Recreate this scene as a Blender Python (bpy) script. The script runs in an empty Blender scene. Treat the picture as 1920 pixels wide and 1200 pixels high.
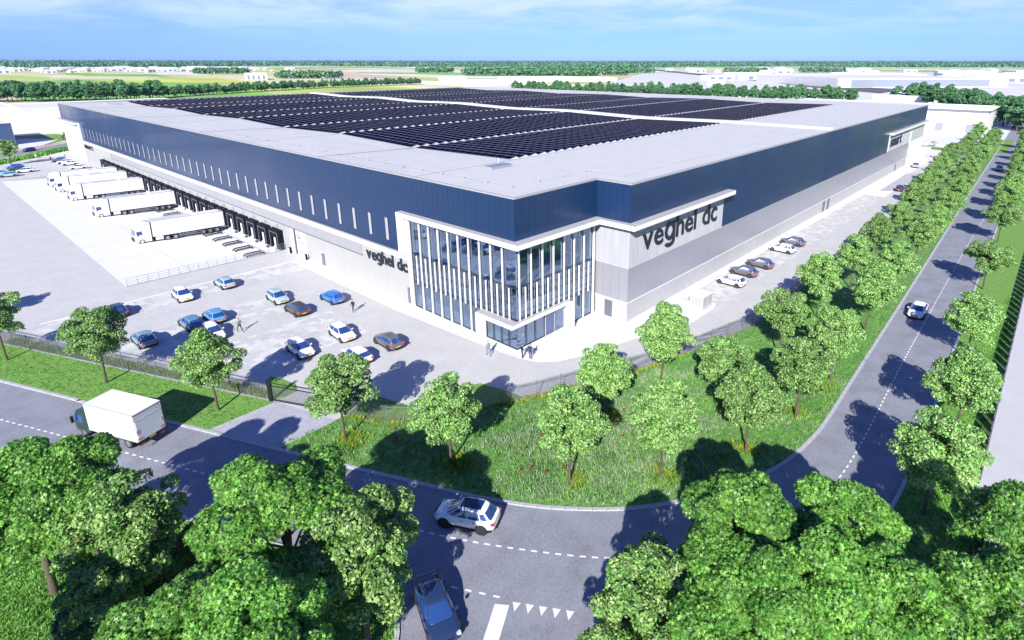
import bpy, bmesh, math, random
import numpy as np
from mathutils import Vector, Matrix
from mathutils.geometry import tessellate_polygon

SC = bpy.context.scene
COL = SC.collection
random.seed(7)
RNG = np.random.default_rng(11)

# ---------------------------------------------------------------- camera, sky, sun, exposure
cam_data = bpy.data.cameras.new("camera")
cam_data.sensor_fit = 'HORIZONTAL'
cam_data.sensor_width = 36.0
cam_data.lens = 20.448
cam_data.shift_x = -0.04587
cam_data.shift_y = -0.07691
cam_data.clip_start = 0.5
cam_data.clip_end = 40000
cam = bpy.data.objects.new("camera", cam_data)
COL.objects.link(cam)
cam.matrix_world = Matrix([[0.656098,0.221804,-0.721345,-40.849312],[-0.754675,0.193881,-0.626798,-41.603636],[0.000829,0.955622,0.294595,30.600000],[0.000000,0.000000,0.000000,1.000000]])
SC.camera = cam

SUN_EL = math.radians(30.6)
SUN_TRAVEL = math.radians(29.4)           # direction the light travels over the ground, from +X towards +Y
sun_vec = Vector((-math.cos(SUN_TRAVEL) * math.cos(SUN_EL), -math.sin(SUN_TRAVEL) * math.cos(SUN_EL), math.sin(SUN_EL)))
sun_data = bpy.data.lights.new("sun", 'SUN')
sun_data.energy = 5.0
sun_data.angle = math.radians(0.55)
sun_data.color = (1.0, 0.955, 0.89)
sun = bpy.data.objects.new("sun", sun_data)
COL.objects.link(sun)
sun.rotation_euler = sun_vec.to_track_quat('Z', 'Y').to_euler()
sun.location = (-40, -40, 60)

world = bpy.data.worlds.new("World")
SC.world = world
world.use_nodes = True
wn = world.node_tree.nodes
wl = world.node_tree.links
wn.clear()
w_out = wn.new('ShaderNodeOutputWorld')
w_bg = wn.new('ShaderNodeBackground')
w_bg.inputs['Strength'].default_value = 0.066
sky = wn.new('ShaderNodeTexSky')
sky.sky_type = 'NISHITA'
sky.sun_disc = False
sky.sun_elevation = SUN_EL
# Nishita: rotation measured clockwise from +Y
sky.sun_rotation = math.atan2(sun_vec.x, sun_vec.y)
sky.altitude = 0
sky.air_density = 1.0
sky.dust_density = 0.0
sky.ozone_density = 1.5
tc = wn.new('ShaderNodeTexCoord')
sep = wn.new('ShaderNodeSeparateXYZ')
wl.new(tc.outputs['Generated'], sep.inputs[0])
# thin high cloud: a layer seen on a plane overhead, streaked and broken by noise, absent close to the horizon
zc = wn.new('ShaderNodeMath'); zc.operation = 'MAXIMUM'; zc.inputs[1].default_value = 0.012
wl.new(sep.outputs['Z'], zc.inputs[0])
zadd = wn.new('ShaderNodeMath'); zadd.operation = 'ADD'; zadd.inputs[1].default_value = 0.10
wl.new(zc.outputs[0], zadd.inputs[0])
dv = wn.new('ShaderNodeVectorMath'); dv.operation = 'DIVIDE'
cmb = wn.new('ShaderNodeCombineXYZ')
for k in range(3):
    wl.new(zadd.outputs[0], cmb.inputs[k])
wl.new(tc.outputs['Generated'], dv.inputs[0])
wl.new(cmb.outputs[0], dv.inputs[1])
nz = wn.new('ShaderNodeTexNoise')
nz.inputs['Scale'].default_value = 0.9
nz.inputs['Detail'].default_value = 7
nz.inputs['Roughness'].default_value = 0.58
nz.inputs['Distortion'].default_value = 0.6
wl.new(dv.outputs[0], nz.inputs['Vector'])
nr = wn.new('ShaderNodeMapRange')
nr.inputs['From Min'].default_value = 0.36
nr.inputs['From Max'].default_value = 0.58
nr.inputs['To Min'].default_value = 0.34
nr.inputs['To Max'].default_value = 0.95
wl.new(nz.outputs['Fac'], nr.inputs['Value'])
fade = wn.new('ShaderNodeMapRange')
fade.interpolation_type = 'SMOOTHSTEP'
fade.inputs['From Min'].default_value = 0.012
fade.inputs['From Max'].default_value = 0.085
wl.new(sep.outputs['Z'], fade.inputs['Value'])
mulf = wn.new('ShaderNodeMath'); mulf.operation = 'MULTIPLY'
wl.new(nr.outputs[0], mulf.inputs[0]); wl.new(fade.outputs[0], mulf.inputs[1])
mixc = wn.new('ShaderNodeMix'); mixc.data_type = 'RGBA'
thin = wn.new('ShaderNodeMapRange')              # a thin layer looks denser towards the horizon
thin.inputs['From Min'].default_value = 0.10
thin.inputs['From Max'].default_value = 0.50
thin.inputs['To Min'].default_value = 1.0
thin.inputs['To Max'].default_value = 0.05
wl.new(sep.outputs['Z'], thin.inputs['Value'])
mul2 = wn.new('ShaderNodeMath'); mul2.operation = 'MULTIPLY'
wl.new(mulf.outputs[0], mul2.inputs[0]); wl.new(thin.outputs[0], mul2.inputs[1])
wl.new(mul2.outputs[0], mixc.inputs['Factor'])
tint = wn.new('ShaderNodeMix'); tint.data_type = 'RGBA'; tint.blend_type = 'MULTIPLY'
tint.inputs['Factor'].default_value = 1.0
tint.inputs['B'].default_value = (0.31, 0.56, 1.55, 1)
wl.new(sky.outputs[0], tint.inputs['A'])
wl.new(tint.outputs['Result'], mixc.inputs['A'])
mixc.inputs['B'].default_value = (6.0, 7.6, 8.9, 1)
wl.new(mixc.outputs['Result'], w_bg.inputs['Color'])
wl.new(w_bg.outputs[0], w_out.inputs['Surface'])

SC.view_settings.view_transform = 'Standard'
SC.view_settings.look = 'None'
SC.view_settings.gamma = 1.0
SC.view_settings.use_curve_mapping = False
SC.view_settings.exposure = 0.80
SC.cycles.max_bounces = 7
SC.cycles.diffuse_bounces = 2
SC.cycles.glossy_bounces = 3
SC.cycles.transmission_bounces = 4
SC.cycles.transparent_max_bounces = 12
SC.cycles.caustics_reflective = False
SC.cycles.caustics_refractive = False
SC.cycles.use_denoising = True

# ---------------------------------------------------------------- materials
MATS = {}
def mat(name, color, rough=0.6, metal=0.0, var=0.0, scale=1.0, coat=0.0, color2=None, detail=4, bump=0.0,
        bscale=None, spec=0.5, stretch=None, island=0.0, translucent=0.0, emit=None):
    m = bpy.data.materials.new(name)
    m.use_nodes = True
    nt = m.node_tree
    b = nt.nodes['Principled BSDF']
    b.inputs['Base Color'].default_value = (*color, 1)
    b.inputs['Roughness'].default_value = rough
    b.inputs['Metallic'].default_value = metal
    b.inputs['Specular IOR Level'].default_value = spec
    if coat:
        b.inputs['Coat Weight'].default_value = coat
        b.inputs['Coat Roughness'].default_value = 0.06
    vec = None
    if var or bump or color2:
        t = nt.nodes.new('ShaderNodeTexCoord')
        vec = t.outputs['Object']
        if stretch:
            mp = nt.nodes.new('ShaderNodeMapping')
            mp.inputs['Scale'].default_value = stretch
            nt.links.new(vec, mp.inputs['Vector'])
            vec = mp.outputs[0]
    csock = None
    if var or color2:
        n = nt.nodes.new('ShaderNodeTexNoise')
        n.inputs['Scale'].default_value = scale
        n.inputs['Detail'].default_value = detail
        n.inputs['Roughness'].default_value = 0.6
        nt.links.new(vec, n.inputs['Vector'])
        r = nt.nodes.new('ShaderNodeMapRange')
        r.inputs['From Min'].default_value = 0.32
        r.inputs['From Max'].default_value = 0.68
        nt.links.new(n.outputs['Fac'], r.inputs['Value'])
        mx = nt.nodes.new('ShaderNodeMix')
        mx.data_type = 'RGBA'
        if color2 is None:
            mx.inputs['A'].default_value = (*[c * (1 - var) for c in color], 1)
            mx.inputs['B'].default_value = (*[min(1, c * (1 + var)) for c in color], 1)
        else:
            mx.inputs['A'].default_value = (*color, 1)
            mx.inputs['B'].default_value = (*color2, 1)
        nt.links.new(r.outputs[0], mx.inputs['Factor'])
        csock = mx.outputs['Result']
    if island:
        g = nt.nodes.new('ShaderNodeNewGeometry')
        mr = nt.nodes.new('ShaderNodeMapRange')
        mr.inputs['To Min'].default_value = 1 - island
        mr.inputs['To Max'].default_value = 1 + island
        nt.links.new(g.outputs['Random Per Island'], mr.inputs['Value'])
        if name.startswith('leaf'):              # no two trees quite the same green
            oi = nt.nodes.new('ShaderNodeObjectInfo'); mo = nt.nodes.new('ShaderNodeMapRange')
            mo.inputs['To Min'].default_value = .80; mo.inputs['To Max'].default_value = 1.14
            nt.links.new(oi.outputs['Random'], mo.inputs['Value'])
            mm_ = nt.nodes.new('ShaderNodeMath'); mm_.operation = 'MULTIPLY'
            nt.links.new(mr.outputs[0], mm_.inputs[0]); nt.links.new(mo.outputs[0], mm_.inputs[1]); mr = mm_
        vm = nt.nodes.new('ShaderNodeVectorMath'); vm.operation = 'SCALE'
        if csock is None:
            vm.inputs[0].default_value = color
        else:
            nt.links.new(csock, vm.inputs[0])
        nt.links.new(mr.outputs[0], vm.inputs['Scale'])
        csock = vm.outputs[0]
    if csock is not None:
        nt.links.new(csock, b.inputs['Base Color'])
    if bump:
        n2 = nt.nodes.new('ShaderNodeTexNoise')
        n2.inputs['Scale'].default_value = bscale or scale * 3
        n2.inputs['Detail'].default_value = 5
        nt.links.new(vec, n2.inputs['Vector'])
        bp = nt.nodes.new('ShaderNodeBump')
        bp.inputs['Strength'].default_value = bump
        bp.inputs['Distance'].default_value = 0.1
        nt.links.new(n2.outputs['Fac'], bp.inputs['Height'])
        nt.links.new(bp.outputs[0], b.inputs['Normal'])
    if translucent:
        tr = nt.nodes.new('ShaderNodeBsdfTranslucent')
        if csock is not None:
            nt.links.new(csock, tr.inputs['Color'])
        else:
            tr.inputs['Color'].default_value = (*color, 1)
        ms = nt.nodes.new('ShaderNodeMixShader')
        ms.inputs[0].default_value = translucent
        out = nt.nodes['Material Output']
        nt.links.new(b.outputs[0], ms.inputs[1])
        nt.links.new(tr.outputs[0], ms.inputs[2])
        nt.links.new(ms.outputs[0], out.inputs['Surface'])
    if emit:
        b.inputs['Emission Color'].default_value = (*emit, 1)
        b.inputs['Emission Strength'].default_value = 1
    MATS[name] = m
    return m

def glass_mat(name, tint_c, refl=1.0, base_refl=0.05):
    m = bpy.data.materials.new(name)
    m.use_nodes = True
    nt = m.node_tree
    nt.nodes.remove(nt.nodes['Principled BSDF'])
    out = nt.nodes['Material Output']
    tr = nt.nodes.new('ShaderNodeBsdfTransparent'); tr.inputs[0].default_value = (*tint_c, 1)
    gl = nt.nodes.new('ShaderNodeBsdfGlossy'); gl.inputs['Roughness'].default_value = 0.02
    gl.inputs['Color'].default_value = (0.82, 0.9, 1.0, 1)
    fr = nt.nodes.new('ShaderNodeFresnel'); fr.inputs[0].default_value = 1.6
    ad = nt.nodes.new('ShaderNodeMath'); ad.operation = 'MULTIPLY_ADD'
    ad.inputs[1].default_value = refl; ad.inputs[2].default_value = base_refl
    ad.use_clamp = True
    nt.links.new(fr.outputs[0], ad.inputs[0])
    mx = nt.nodes.new('ShaderNodeMixShader')
    nt.links.new(ad.outputs[0], mx.inputs[0])
    nt.links.new(tr.outputs[0], mx.inputs[1])
    nt.links.new(gl.outputs[0], mx.inputs[2])
    nt.links.new(mx.outputs[0], out.inputs['Surface'])
    MATS[name] = m
    return m

mat('navy_metal', (0.0075, 0.030, 0.092), rough=0.32, metal=0.0, var=0.10, scale=0.05, spec=0.5, coat=0.12)
def vary_rough(m, lo, hi, sc):
    nt = m.node_tree; t = nt.nodes.new('ShaderNodeTexCoord'); n = nt.nodes.new('ShaderNodeTexNoise'); n.inputs['Scale'].default_value = sc; n.inputs['Detail'].default_value = 2
    ge = nt.nodes.new('ShaderNodeNewGeometry')
    nt.links.new(ge.outputs['Position'], n.inputs['Vector'])
    r = nt.nodes.new('ShaderNodeMapRange'); r.inputs['From Min'].default_value = .35; r.inputs['From Max'].default_value = .65; r.inputs['To Min'].default_value = lo; r.inputs['To Max'].default_value = hi
    nt.links.new(n.outputs['Fac'], r.inputs['Value']); nt.links.new(r.outputs[0], nt.nodes['Principled BSDF'].inputs['Roughness'])
vary_rough(MATS['navy_metal'], .24, .52, .035)
mat('navy_joint', (0.006, 0.016, 0.05), rough=0.6)
mat('white_panel', (0.355, 0.355, 0.352), rough=0.55, var=0.03, scale=0.4)
mat('white_trim', (0.74, 0.74, 0.72), rough=0.45, var=0.03, scale=0.7)
mat('grey_metal', (0.34, 0.345, 0.39), rough=0.34, metal=0.25, var=0.03, scale=0.2)
mat('band_grey', (0.285, 0.287, 0.315), rough=0.5, var=0.05, scale=0.3, stretch=(1, 6, 1))
mat('ribbed_metal', (0.40, 0.41, 0.44), rough=0.4, var=0.07, scale=0.9, stretch=(1, 1, 0.15))
mat('plinth_grey', (0.40, 0.40, 0.405), rough=0.6, var=0.05, scale=1.2)
mat('door_grey', (0.11, 0.13, 0.165), rough=0.45)
mat('dark_frame', (0.025, 0.035, 0.055), rough=0.35)
mat('black_rubber', (0.006, 0.009, 0.017), rough=0.8, var=0.2, scale=3, spec=0.15)
mat('dock_line', (0.35, 0.38, 0.42), rough=0.5)
mat('sign_black', (0.010, 0.015, 0.028), rough=0.5)
mat('office_pane', (0.20, 0.235, 0.235), rough=0.25)
mat('number_grey', (0.16, 0.17, 0.20), rough=0.6)
mat('slot_pane', (0.33, 0.335, 0.35), rough=0.3, var=0.12, scale=2.5)
mat('roof_membrane', (0.505, 0.505, 0.495), rough=0.75, var=0.045, scale=0.35, detail=6, color2=None)
mat('roof_seam', (0.33, 0.335, 0.35), rough=0.8)
_m = mat('solar_glass', (0.0022, 0.0026, 0.014))
_d = _m.node_tree.nodes.new('ShaderNodeBsdfDiffuse'); _d.inputs[0].default_value = (0.0008, 0.0018, 0.014, 1)
_g = _m.node_tree.nodes.new('ShaderNodeBsdfGlossy'); _g.inputs['Roughness'].default_value = 0.25; _g.inputs[0].default_value = (0.25, 0.35, 0.8, 1)
_x = _m.node_tree.nodes.new('ShaderNodeMixShader'); _x.inputs[0].default_value = 0.02
_m.node_tree.links.new(_d.outputs[0], _x.inputs[1]); _m.node_tree.links.new(_g.outputs[0], _x.inputs[2])
_m.node_tree.links.new(_x.outputs[0], _m.node_tree.nodes['Material Output'].inputs['Surface'])
mat('solar_frame', (0.075, 0.08, 0.12), rough=0.7, spec=0.1)
mat('solar_cap', (0.42, 0.43, 0.47), rough=0.5)
mat('solar_mount', (0.55, 0.56, 0.6), rough=0.5)
mat('interior_white', (0.62, 0.63, 0.64), rough=0.8)
mat('interior_floor', (0.74, 0.76, 0.78), rough=0.6, var=0.06, scale=0.5)
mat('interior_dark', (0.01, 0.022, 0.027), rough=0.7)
mat('wood', (0.28, 0.17, 0.08), rough=0.6)
glass_mat('office_glass', (0.84, 0.91, 1.0), refl=0.7, base_refl=0.02)
glass_mat('skylight_glass', (0.25, 0.4, 0.6), refl=1.0, base_refl=0.25)
mat('pavers', (0.405, 0.405, 0.445), rough=0.85, var=0.045, scale=0.35, detail=8)
mat('paver_bay', (0.365, 0.365, 0.405), rough=0.85)
mat('bay_light', (0.47, 0.47, 0.50), rough=0.85, var=0.06, scale=2)
mat('concrete_white', (0.72, 0.72, 0.72), rough=0.8, var=0.02, scale=0.2, detail=6)
mat('yard_concrete', (0.47, 0.475, 0.49), rough=0.85, var=0.04, scale=0.4, detail=8)
mat('concrete_dull', (0.40, 0.40, 0.43), rough=0.85, var=0.08, scale=0.6)
mat('kerb', (0.40, 0.41, 0.44), rough=0.8, var=0.14, scale=1.6)
mat('paint_white', (0.72, 0.72, 0.75), rough=0.6, var=0.06, scale=6)
mat('fence_metal', (0.20, 0.21, 0.24), rough=0.45, metal=0.3)
mat('dark_metal', (0.03, 0.035, 0.045), rough=0.4, metal=0.4)
mat('bark', (0.10, 0.075, 0.055), rough=0.9, var=0.35, scale=6, bump=0.5)
mat('leaf_street', (0.125, 0.31, 0.055), rough=0.45, color2=(0.34, 0.53, 0.18), scale=1.6, island=0.6, translucent=0.25)
mat('leaf_maple', (0.065, 0.225, 0.028), rough=0.5, color2=(0.22, 0.46, 0.075), scale=1.1, island=0.6, translucent=0.22)
mat('leaf_pale', (0.11, 0.29, 0.045), rough=0.45, color2=(0.33, 0.50, 0.16), scale=1.4, island=0.6, translucent=0.25)
mat('leaf_dark', (0.045, 0.16, 0.065), rough=0.5, color2=(0.13, 0.30, 0.10), scale=0.25, island=0.4, translucent=0.15)
mat('leaf_olive', (0.07, 0.13, 0.008), rough=0.5, color2=(0.14, 0.19, 0.015), scale=1.0, island=0.4, translucent=0.2)
mat('leaf_spruce', (0.022, 0.09, 0.055), rough=0.5, color2=(0.06, 0.17, 0.10), scale=1.0, island=0.4, translucent=0.1)
mat('leaf_red', (0.22, 0.03, 0.05), rough=0.5, color2=(0.3, 0.08, 0.08), scale=1.0, island=0.4)
mat('leaf_blossom', (0.42, 0.36, 0.34), rough=0.6, color2=(0.5, 0.42, 0.42), scale=1.0, island=0.3)
mat('blade', (0.055, 0.21, 0.022), rough=0.6, color2=(0.20, 0.44, 0.075), scale=0.35, island=0.35, translucent=0.2)
mat('blade_pale', (0.20, 0.35, 0.14), rough=0.5, color2=(0.44, 0.52, 0.36), scale=0.6, island=0.35, translucent=0.3)
mat('blade_yellow', (0.18, 0.27, 0.03), rough=0.5, color2=(0.48, 0.50, 0.04), scale=2.0, island=0.35, translucent=0.25)
mat('poppy_red', (0.50, 0.03, 0.02), rough=0.5, translucent=0.3)
mat('stem_green', (0.06, 0.13, 0.02), rough=0.6)
mat('tyre', (0.012, 0.012, 0.014), rough=0.8)
mat('rim', (0.42, 0.43, 0.46), rough=0.3, metal=0.7)
mat('rim_dark', (0.05, 0.05, 0.055), rough=0.35, metal=0.5)
mat('car_trim', (0.015, 0.016, 0.019), rough=0.5)
mat('headlight', (0.55, 0.60, 0.66), rough=0.08, coat=1)
mat('taillight', (0.55, 0.018, 0.03), rough=0.2, coat=0.6)
mat('orange_lamp', (0.8, 0.2, 0.03), rough=0.3)
mat('plate_yellow', (0.62, 0.46, 0.12), rough=0.4)
mat('car_glass', (0.02, 0.055, 0.19), rough=0.04, coat=1.0, spec=0.9)  # blue base colour puts a sky reflection into the glass
mat('roof_glass', (0.008, 0.03, 0.12), rough=0.32, spec=0.6)
for nm, c in dict(paint_white_car=(0.84, 0.84, 0.85), paint_mint=(0.40, 0.52, 0.54), paint_sage=(0.33, 0.45, 0.46), paint_brown=(0.062, 0.055, 0.022),
                  paint_blue=(0.02, 0.18, 0.55), paint_grey=(0.115, 0.112, 0.125), paint_navy=(0.015, 0.03, 0.075), paint_skyblue=(0.09, 0.30, 0.52),
                  paint_steel=(0.10, 0.21, 0.30), paint_teal=(0.16, 0.27, 0.32), paint_black=(0.012, 0.017, 0.032), paint_midnight=(0.018, 0.036, 0.10), paint_charcoal=(0.03, 0.03, 0.035),
                  paint_silver=(0.42, 0.44, 0.47), paint_paleblue=(0.28, 0.48, 0.58), paint_red=(0.4, 0.02, 0.02), paint_lorry=(0.78, 0.78, 0.78),
                  paint_green=(0.006, 0.035, 0.014)).items():
    mat(nm, c, rough=0.32, coat=0.8)
mat('box_white', (0.74, 0.75, 0.76), rough=0.45, var=0.02, scale=0.5)
mat('skin', (0.55, 0.33, 0.24), rough=0.6)
mat('hair_dark', (0.03, 0.02, 0.015), rough=0.7)
mat('hair_red', (0.25, 0.07, 0.03), rough=0.7)
mat('cloth_black', (0.015, 0.016, 0.022), rough=0.85)
mat('cloth_navy', (0.02, 0.03, 0.07), rough=0.85)
mat('cloth_jeans', (0.10, 0.20, 0.36), rough=0.85)
mat('cloth_sage', (0.20, 0.26, 0.22), rough=0.85)
mat('cloth_red', (0.4, 0.04, 0.04), rough=0.85)
mat('cloth_white', (0.6, 0.6, 0.62), rough=0.85)
mat('cloth_brown', (0.12, 0.06, 0.035), rough=0.85)
mat('far_white', (0.66, 0.66, 0.67), rough=0.7, var=0.03, scale=0.1)
mat('far_roof', (0.60, 0.59, 0.57), rough=0.8, var=0.06, scale=0.05)
mat('far_grey', (0.24, 0.27, 0.33), rough=0.6)
mat('far_window', (0.16, 0.20, 0.30), rough=0.3)
mat('far_blue', (0.045, 0.075, 0.17), rough=0.45)
mat('far_brown_roof', (0.42, 0.36, 0.31), rough=0.8)
mat('red_paving', (0.46, 0.23, 0.20), rough=0.85, var=0.1, scale=0.5)
mat('grass_far', (0.14, 0.27, 0.03), rough=0.9, var=0.3, scale=0.2)
mat('dark_ground', (0.10, 0.085, 0.10), rough=0.9, var=0.12, scale=0.02)

# asphalt: speckle + broad worn patches
def asphalt(name, c, k=1.0):
    m = mat(name, c, rough=0.85)
    nt = m.node_tree; b = nt.nodes['Principled BSDF']
    t = nt.nodes.new('ShaderNodeTexCoord')
    n1 = nt.nodes.new('ShaderNodeTexNoise'); n1.inputs['Scale'].default_value = 5.5; n1.inputs['Detail'].default_value = 6; n1.inputs['Roughness'].default_value = 0.75
    n2 = nt.nodes.new('ShaderNodeTexNoise'); n2.inputs['Scale'].default_value = 0.45; n2.inputs['Detail'].default_value = 5
    nt.links.new(t.outputs['Object'], n1.inputs['Vector']); nt.links.new(t.outputs['Object'], n2.inputs['Vector'])
    a = nt.nodes.new('ShaderNodeMath'); a.operation = 'MULTIPLY_ADD'; a.inputs[1].default_value = 1.0 * k; a.inputs[2].default_value = 0.5 - 0.5 * k
    nt.links.new(n1.outputs['Fac'], a.inputs[0])
    a2 = nt.nodes.new('ShaderNodeMath'); a2.operation = 'MULTIPLY_ADD'; a2.inputs[1].default_value = 0.6 * k
    nt.links.new(n2.outputs['Fac'], a2.inputs[0]); nt.links.new(a.outputs[0], a2.inputs[2])
    r = nt.nodes.new('ShaderNodeMapRange'); r.inputs['From Min'].default_value = 0.55; r.inputs['From Max'].default_value = 1.05
    r.inputs['To Min'].default_value = 0.72; r.inputs['To Max'].default_value = 1.22
    nt.links.new(a2.outputs[0], r.inputs['Value'])
    v = nt.nodes.new('ShaderNodeVectorMath'); v.operation = 'SCALE'; v.inputs[0].default_value = c
    nt.links.new(r.outputs[0], v.inputs['Scale']); nt.links.new(v.outputs[0], b.inputs['Base Color'])
    return m
asphalt('asphalt', (0.208, 0.218, 0.252), 1.4)
asphalt('path_grey', (0.27, 0.275, 0.31), 0.6)

# pavers: fine brick pattern fading into tone variation
def paver_mat(name, c1, c2, scale=1.0, soft=0.5):
    m = mat(name, c1, rough=0.85)
    nt = m.node_tree; b = nt.nodes['Principled BSDF']
    t = nt.nodes.new('ShaderNodeTexCoord')
    br = nt.nodes.new('ShaderNodeTexBrick'); br.inputs['Scale'].default_value = scale
    br.inputs['Color1'].default_value = (*c1, 1); br.inputs['Color2'].default_value = (*c2, 1)
    br.inputs['Mortar'].default_value = (*[x * 0.62 for x in c1], 1)
    br.inputs['Mortar Size'].default_value = 0.012; br.inputs['Brick Width'].default_value = 0.4; br.inputs['Row Height'].default_value = 0.2
    nt.links.new(t.outputs['Object'], br.inputs['Vector'])
    n2 = nt.nodes.new('ShaderNodeTexNoise'); n2.inputs['Scale'].default_value = 0.33; n2.inputs['Detail'].default_value = 8; n2.inputs['Roughness'].default_value = 0.65
    nt.links.new(t.outputs['Object'], n2.inputs['Vector'])
    r = nt.nodes.new('ShaderNodeMapRange'); r.inputs['From Min'].default_value = 0.3; r.inputs['From Max'].default_value = 0.7
    r.inputs['To Min'].default_value = 0.93; r.inputs['To Max'].default_value = 1.06
    nt.links.new(n2.outputs['Fac'], r.inputs['Value'])
    v = nt.nodes.new('ShaderNodeVectorMath'); v.operation = 'SCALE'
    nt.links.new(br.outputs['Color'], v.inputs[0]); nt.links.new(r.outputs[0], v.inputs['Scale'])
    nt.links.new(v.outputs[0], b.inputs['Base Color'])
    return m
paver_mat('pavers', (0.50, 0.50, 0.487), (0.54, 0.54, 0.527), 1.0)
paver_mat('driveway_pavers', (0.36, 0.37, 0.42), (0.43, 0.44, 0.49), 1.0)
def bay_mat(name, c_dark, c_light, sc):
    m = mat(name, c_dark, rough=0.85)
    nt = m.node_tree; b = nt.nodes['Principled BSDF']
    t = nt.nodes.new('ShaderNodeTexCoord')
    vo = nt.nodes.new('ShaderNodeTexVoronoi'); vo.inputs['Scale'].default_value = sc
    vo.distance = 'CHEBYCHEV'; vo.inputs['Randomness'].default_value = 0.6
    n = nt.nodes.new('ShaderNodeTexNoise'); n.inputs['Scale'].default_value = 0.5; n.inputs['Detail'].default_value = 3
    nt.links.new(t.outputs['Object'], vo.inputs['Vector']); nt.links.new(t.outputs['Object'], n.inputs['Vector'])
    mu = nt.nodes.new('ShaderNodeMath'); mu.operation = 'MULTIPLY'
    sx = nt.nodes.new('ShaderNodeSeparateColor')
    nt.links.new(vo.outputs['Color'], sx.inputs[0])
    nt.links.new(sx.outputs[0], mu.inputs[0]); nt.links.new(n.outputs['Fac'], mu.inputs[1])
    r = nt.nodes.new('ShaderNodeMapRange'); r.inputs['From Min'].default_value = 0.08; r.inputs['From Max'].default_value = 0.46
    nt.links.new(mu.outputs[0], r.inputs['Value'])
    mx = nt.nodes.new('ShaderNodeMix'); mx.data_type = 'RGBA'
    mx.inputs['A'].default_value = (*c_dark, 1); mx.inputs['B'].default_value = (*c_light, 1)
    nt.links.new(r.outputs[0], mx.inputs['Factor']); nt.links.new(mx.outputs['Result'], b.inputs['Base Color'])
    return m
bay_mat('bay_pavers', (0.445, 0.447, 0.437), (0.585, 0.585, 0.57), 1.1)

def field_mat():
    m = mat('fields', (0.3, 0.35, 0.1), rough=0.95)
    nt = m.node_tree; b = nt.nodes['Principled BSDF']
    t = nt.nodes.new('ShaderNodeTexCoord')
    mp = nt.nodes.new('ShaderNodeMapping'); mp.inputs['Rotation'].default_value = (0, 0, 0.5); mp.inputs['Scale'].default_value = (1.0, 0.32, 1)
    nt.links.new(t.outputs['Object'], mp.inputs['Vector'])
    vo = nt.nodes.new('ShaderNodeTexVoronoi'); vo.inputs['Scale'].default_value = 0.0065
    vo.distance = 'CHEBYCHEV'; vo.inputs['Randomness'].default_value = 0.85
    nt.links.new(mp.outputs[0], vo.inputs['Vector'])
    sx = nt.nodes.new('ShaderNodeSeparateColor'); nt.links.new(vo.outputs['Color'], sx.inputs[0])
    cr = nt.nodes.new('ShaderNodeValToRGB'); cr.color_ramp.interpolation = 'CONSTANT'
    e = cr.color_ramp.elements
    e[0].position = 0; e[0].color = (0.40, 0.50, 0.11, 1)
    e[1].position = 0.17; e[1].color = (0.58, 0.56, 0.30, 1)
    for p, c in [(0.32, (0.20, 0.42, 0.06)), (0.45, (0.66, 0.64, 0.55)), (0.62, (0.50, 0.54, 0.09)), (0.74, (0.60, 0.42, 0.28)), (0.84, (0.20, 0.38, 0.09)), (0.91, (0.68, 0.66, 0.58))]:
        q = e.new(p); q.color = (*c, 1)
    nt.links.new(sx.outputs[0], cr.inputs[0])
    n = nt.nodes.new('ShaderNodeTexNoise'); n.inputs['Scale'].default_value = 0.012; n.inputs['Detail'].default_value = 6
    nt.links.new(mp.outputs[0], n.inputs['Vector'])
    r = nt.nodes.new('ShaderNodeMapRange'); r.inputs['From Min'].default_value = 0.3; r.inputs['From Max'].default_value = 0.7
    r.inputs['To Min'].default_value = 0.72; r.inputs['To Max'].default_value = 1.2
    nt.links.new(n.outputs['Fac'], r.inputs['Value'])
    v = nt.nodes.new('ShaderNodeVectorMath'); v.operation = 'SCALE'
    nt.links.new(cr.outputs[0], v.inputs[0]); nt.links.new(r.outputs[0], v.inputs['Scale'])
    nt.links.new(v.outputs[0], b.inputs['Base Color'])
    return m
field_mat()

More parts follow.
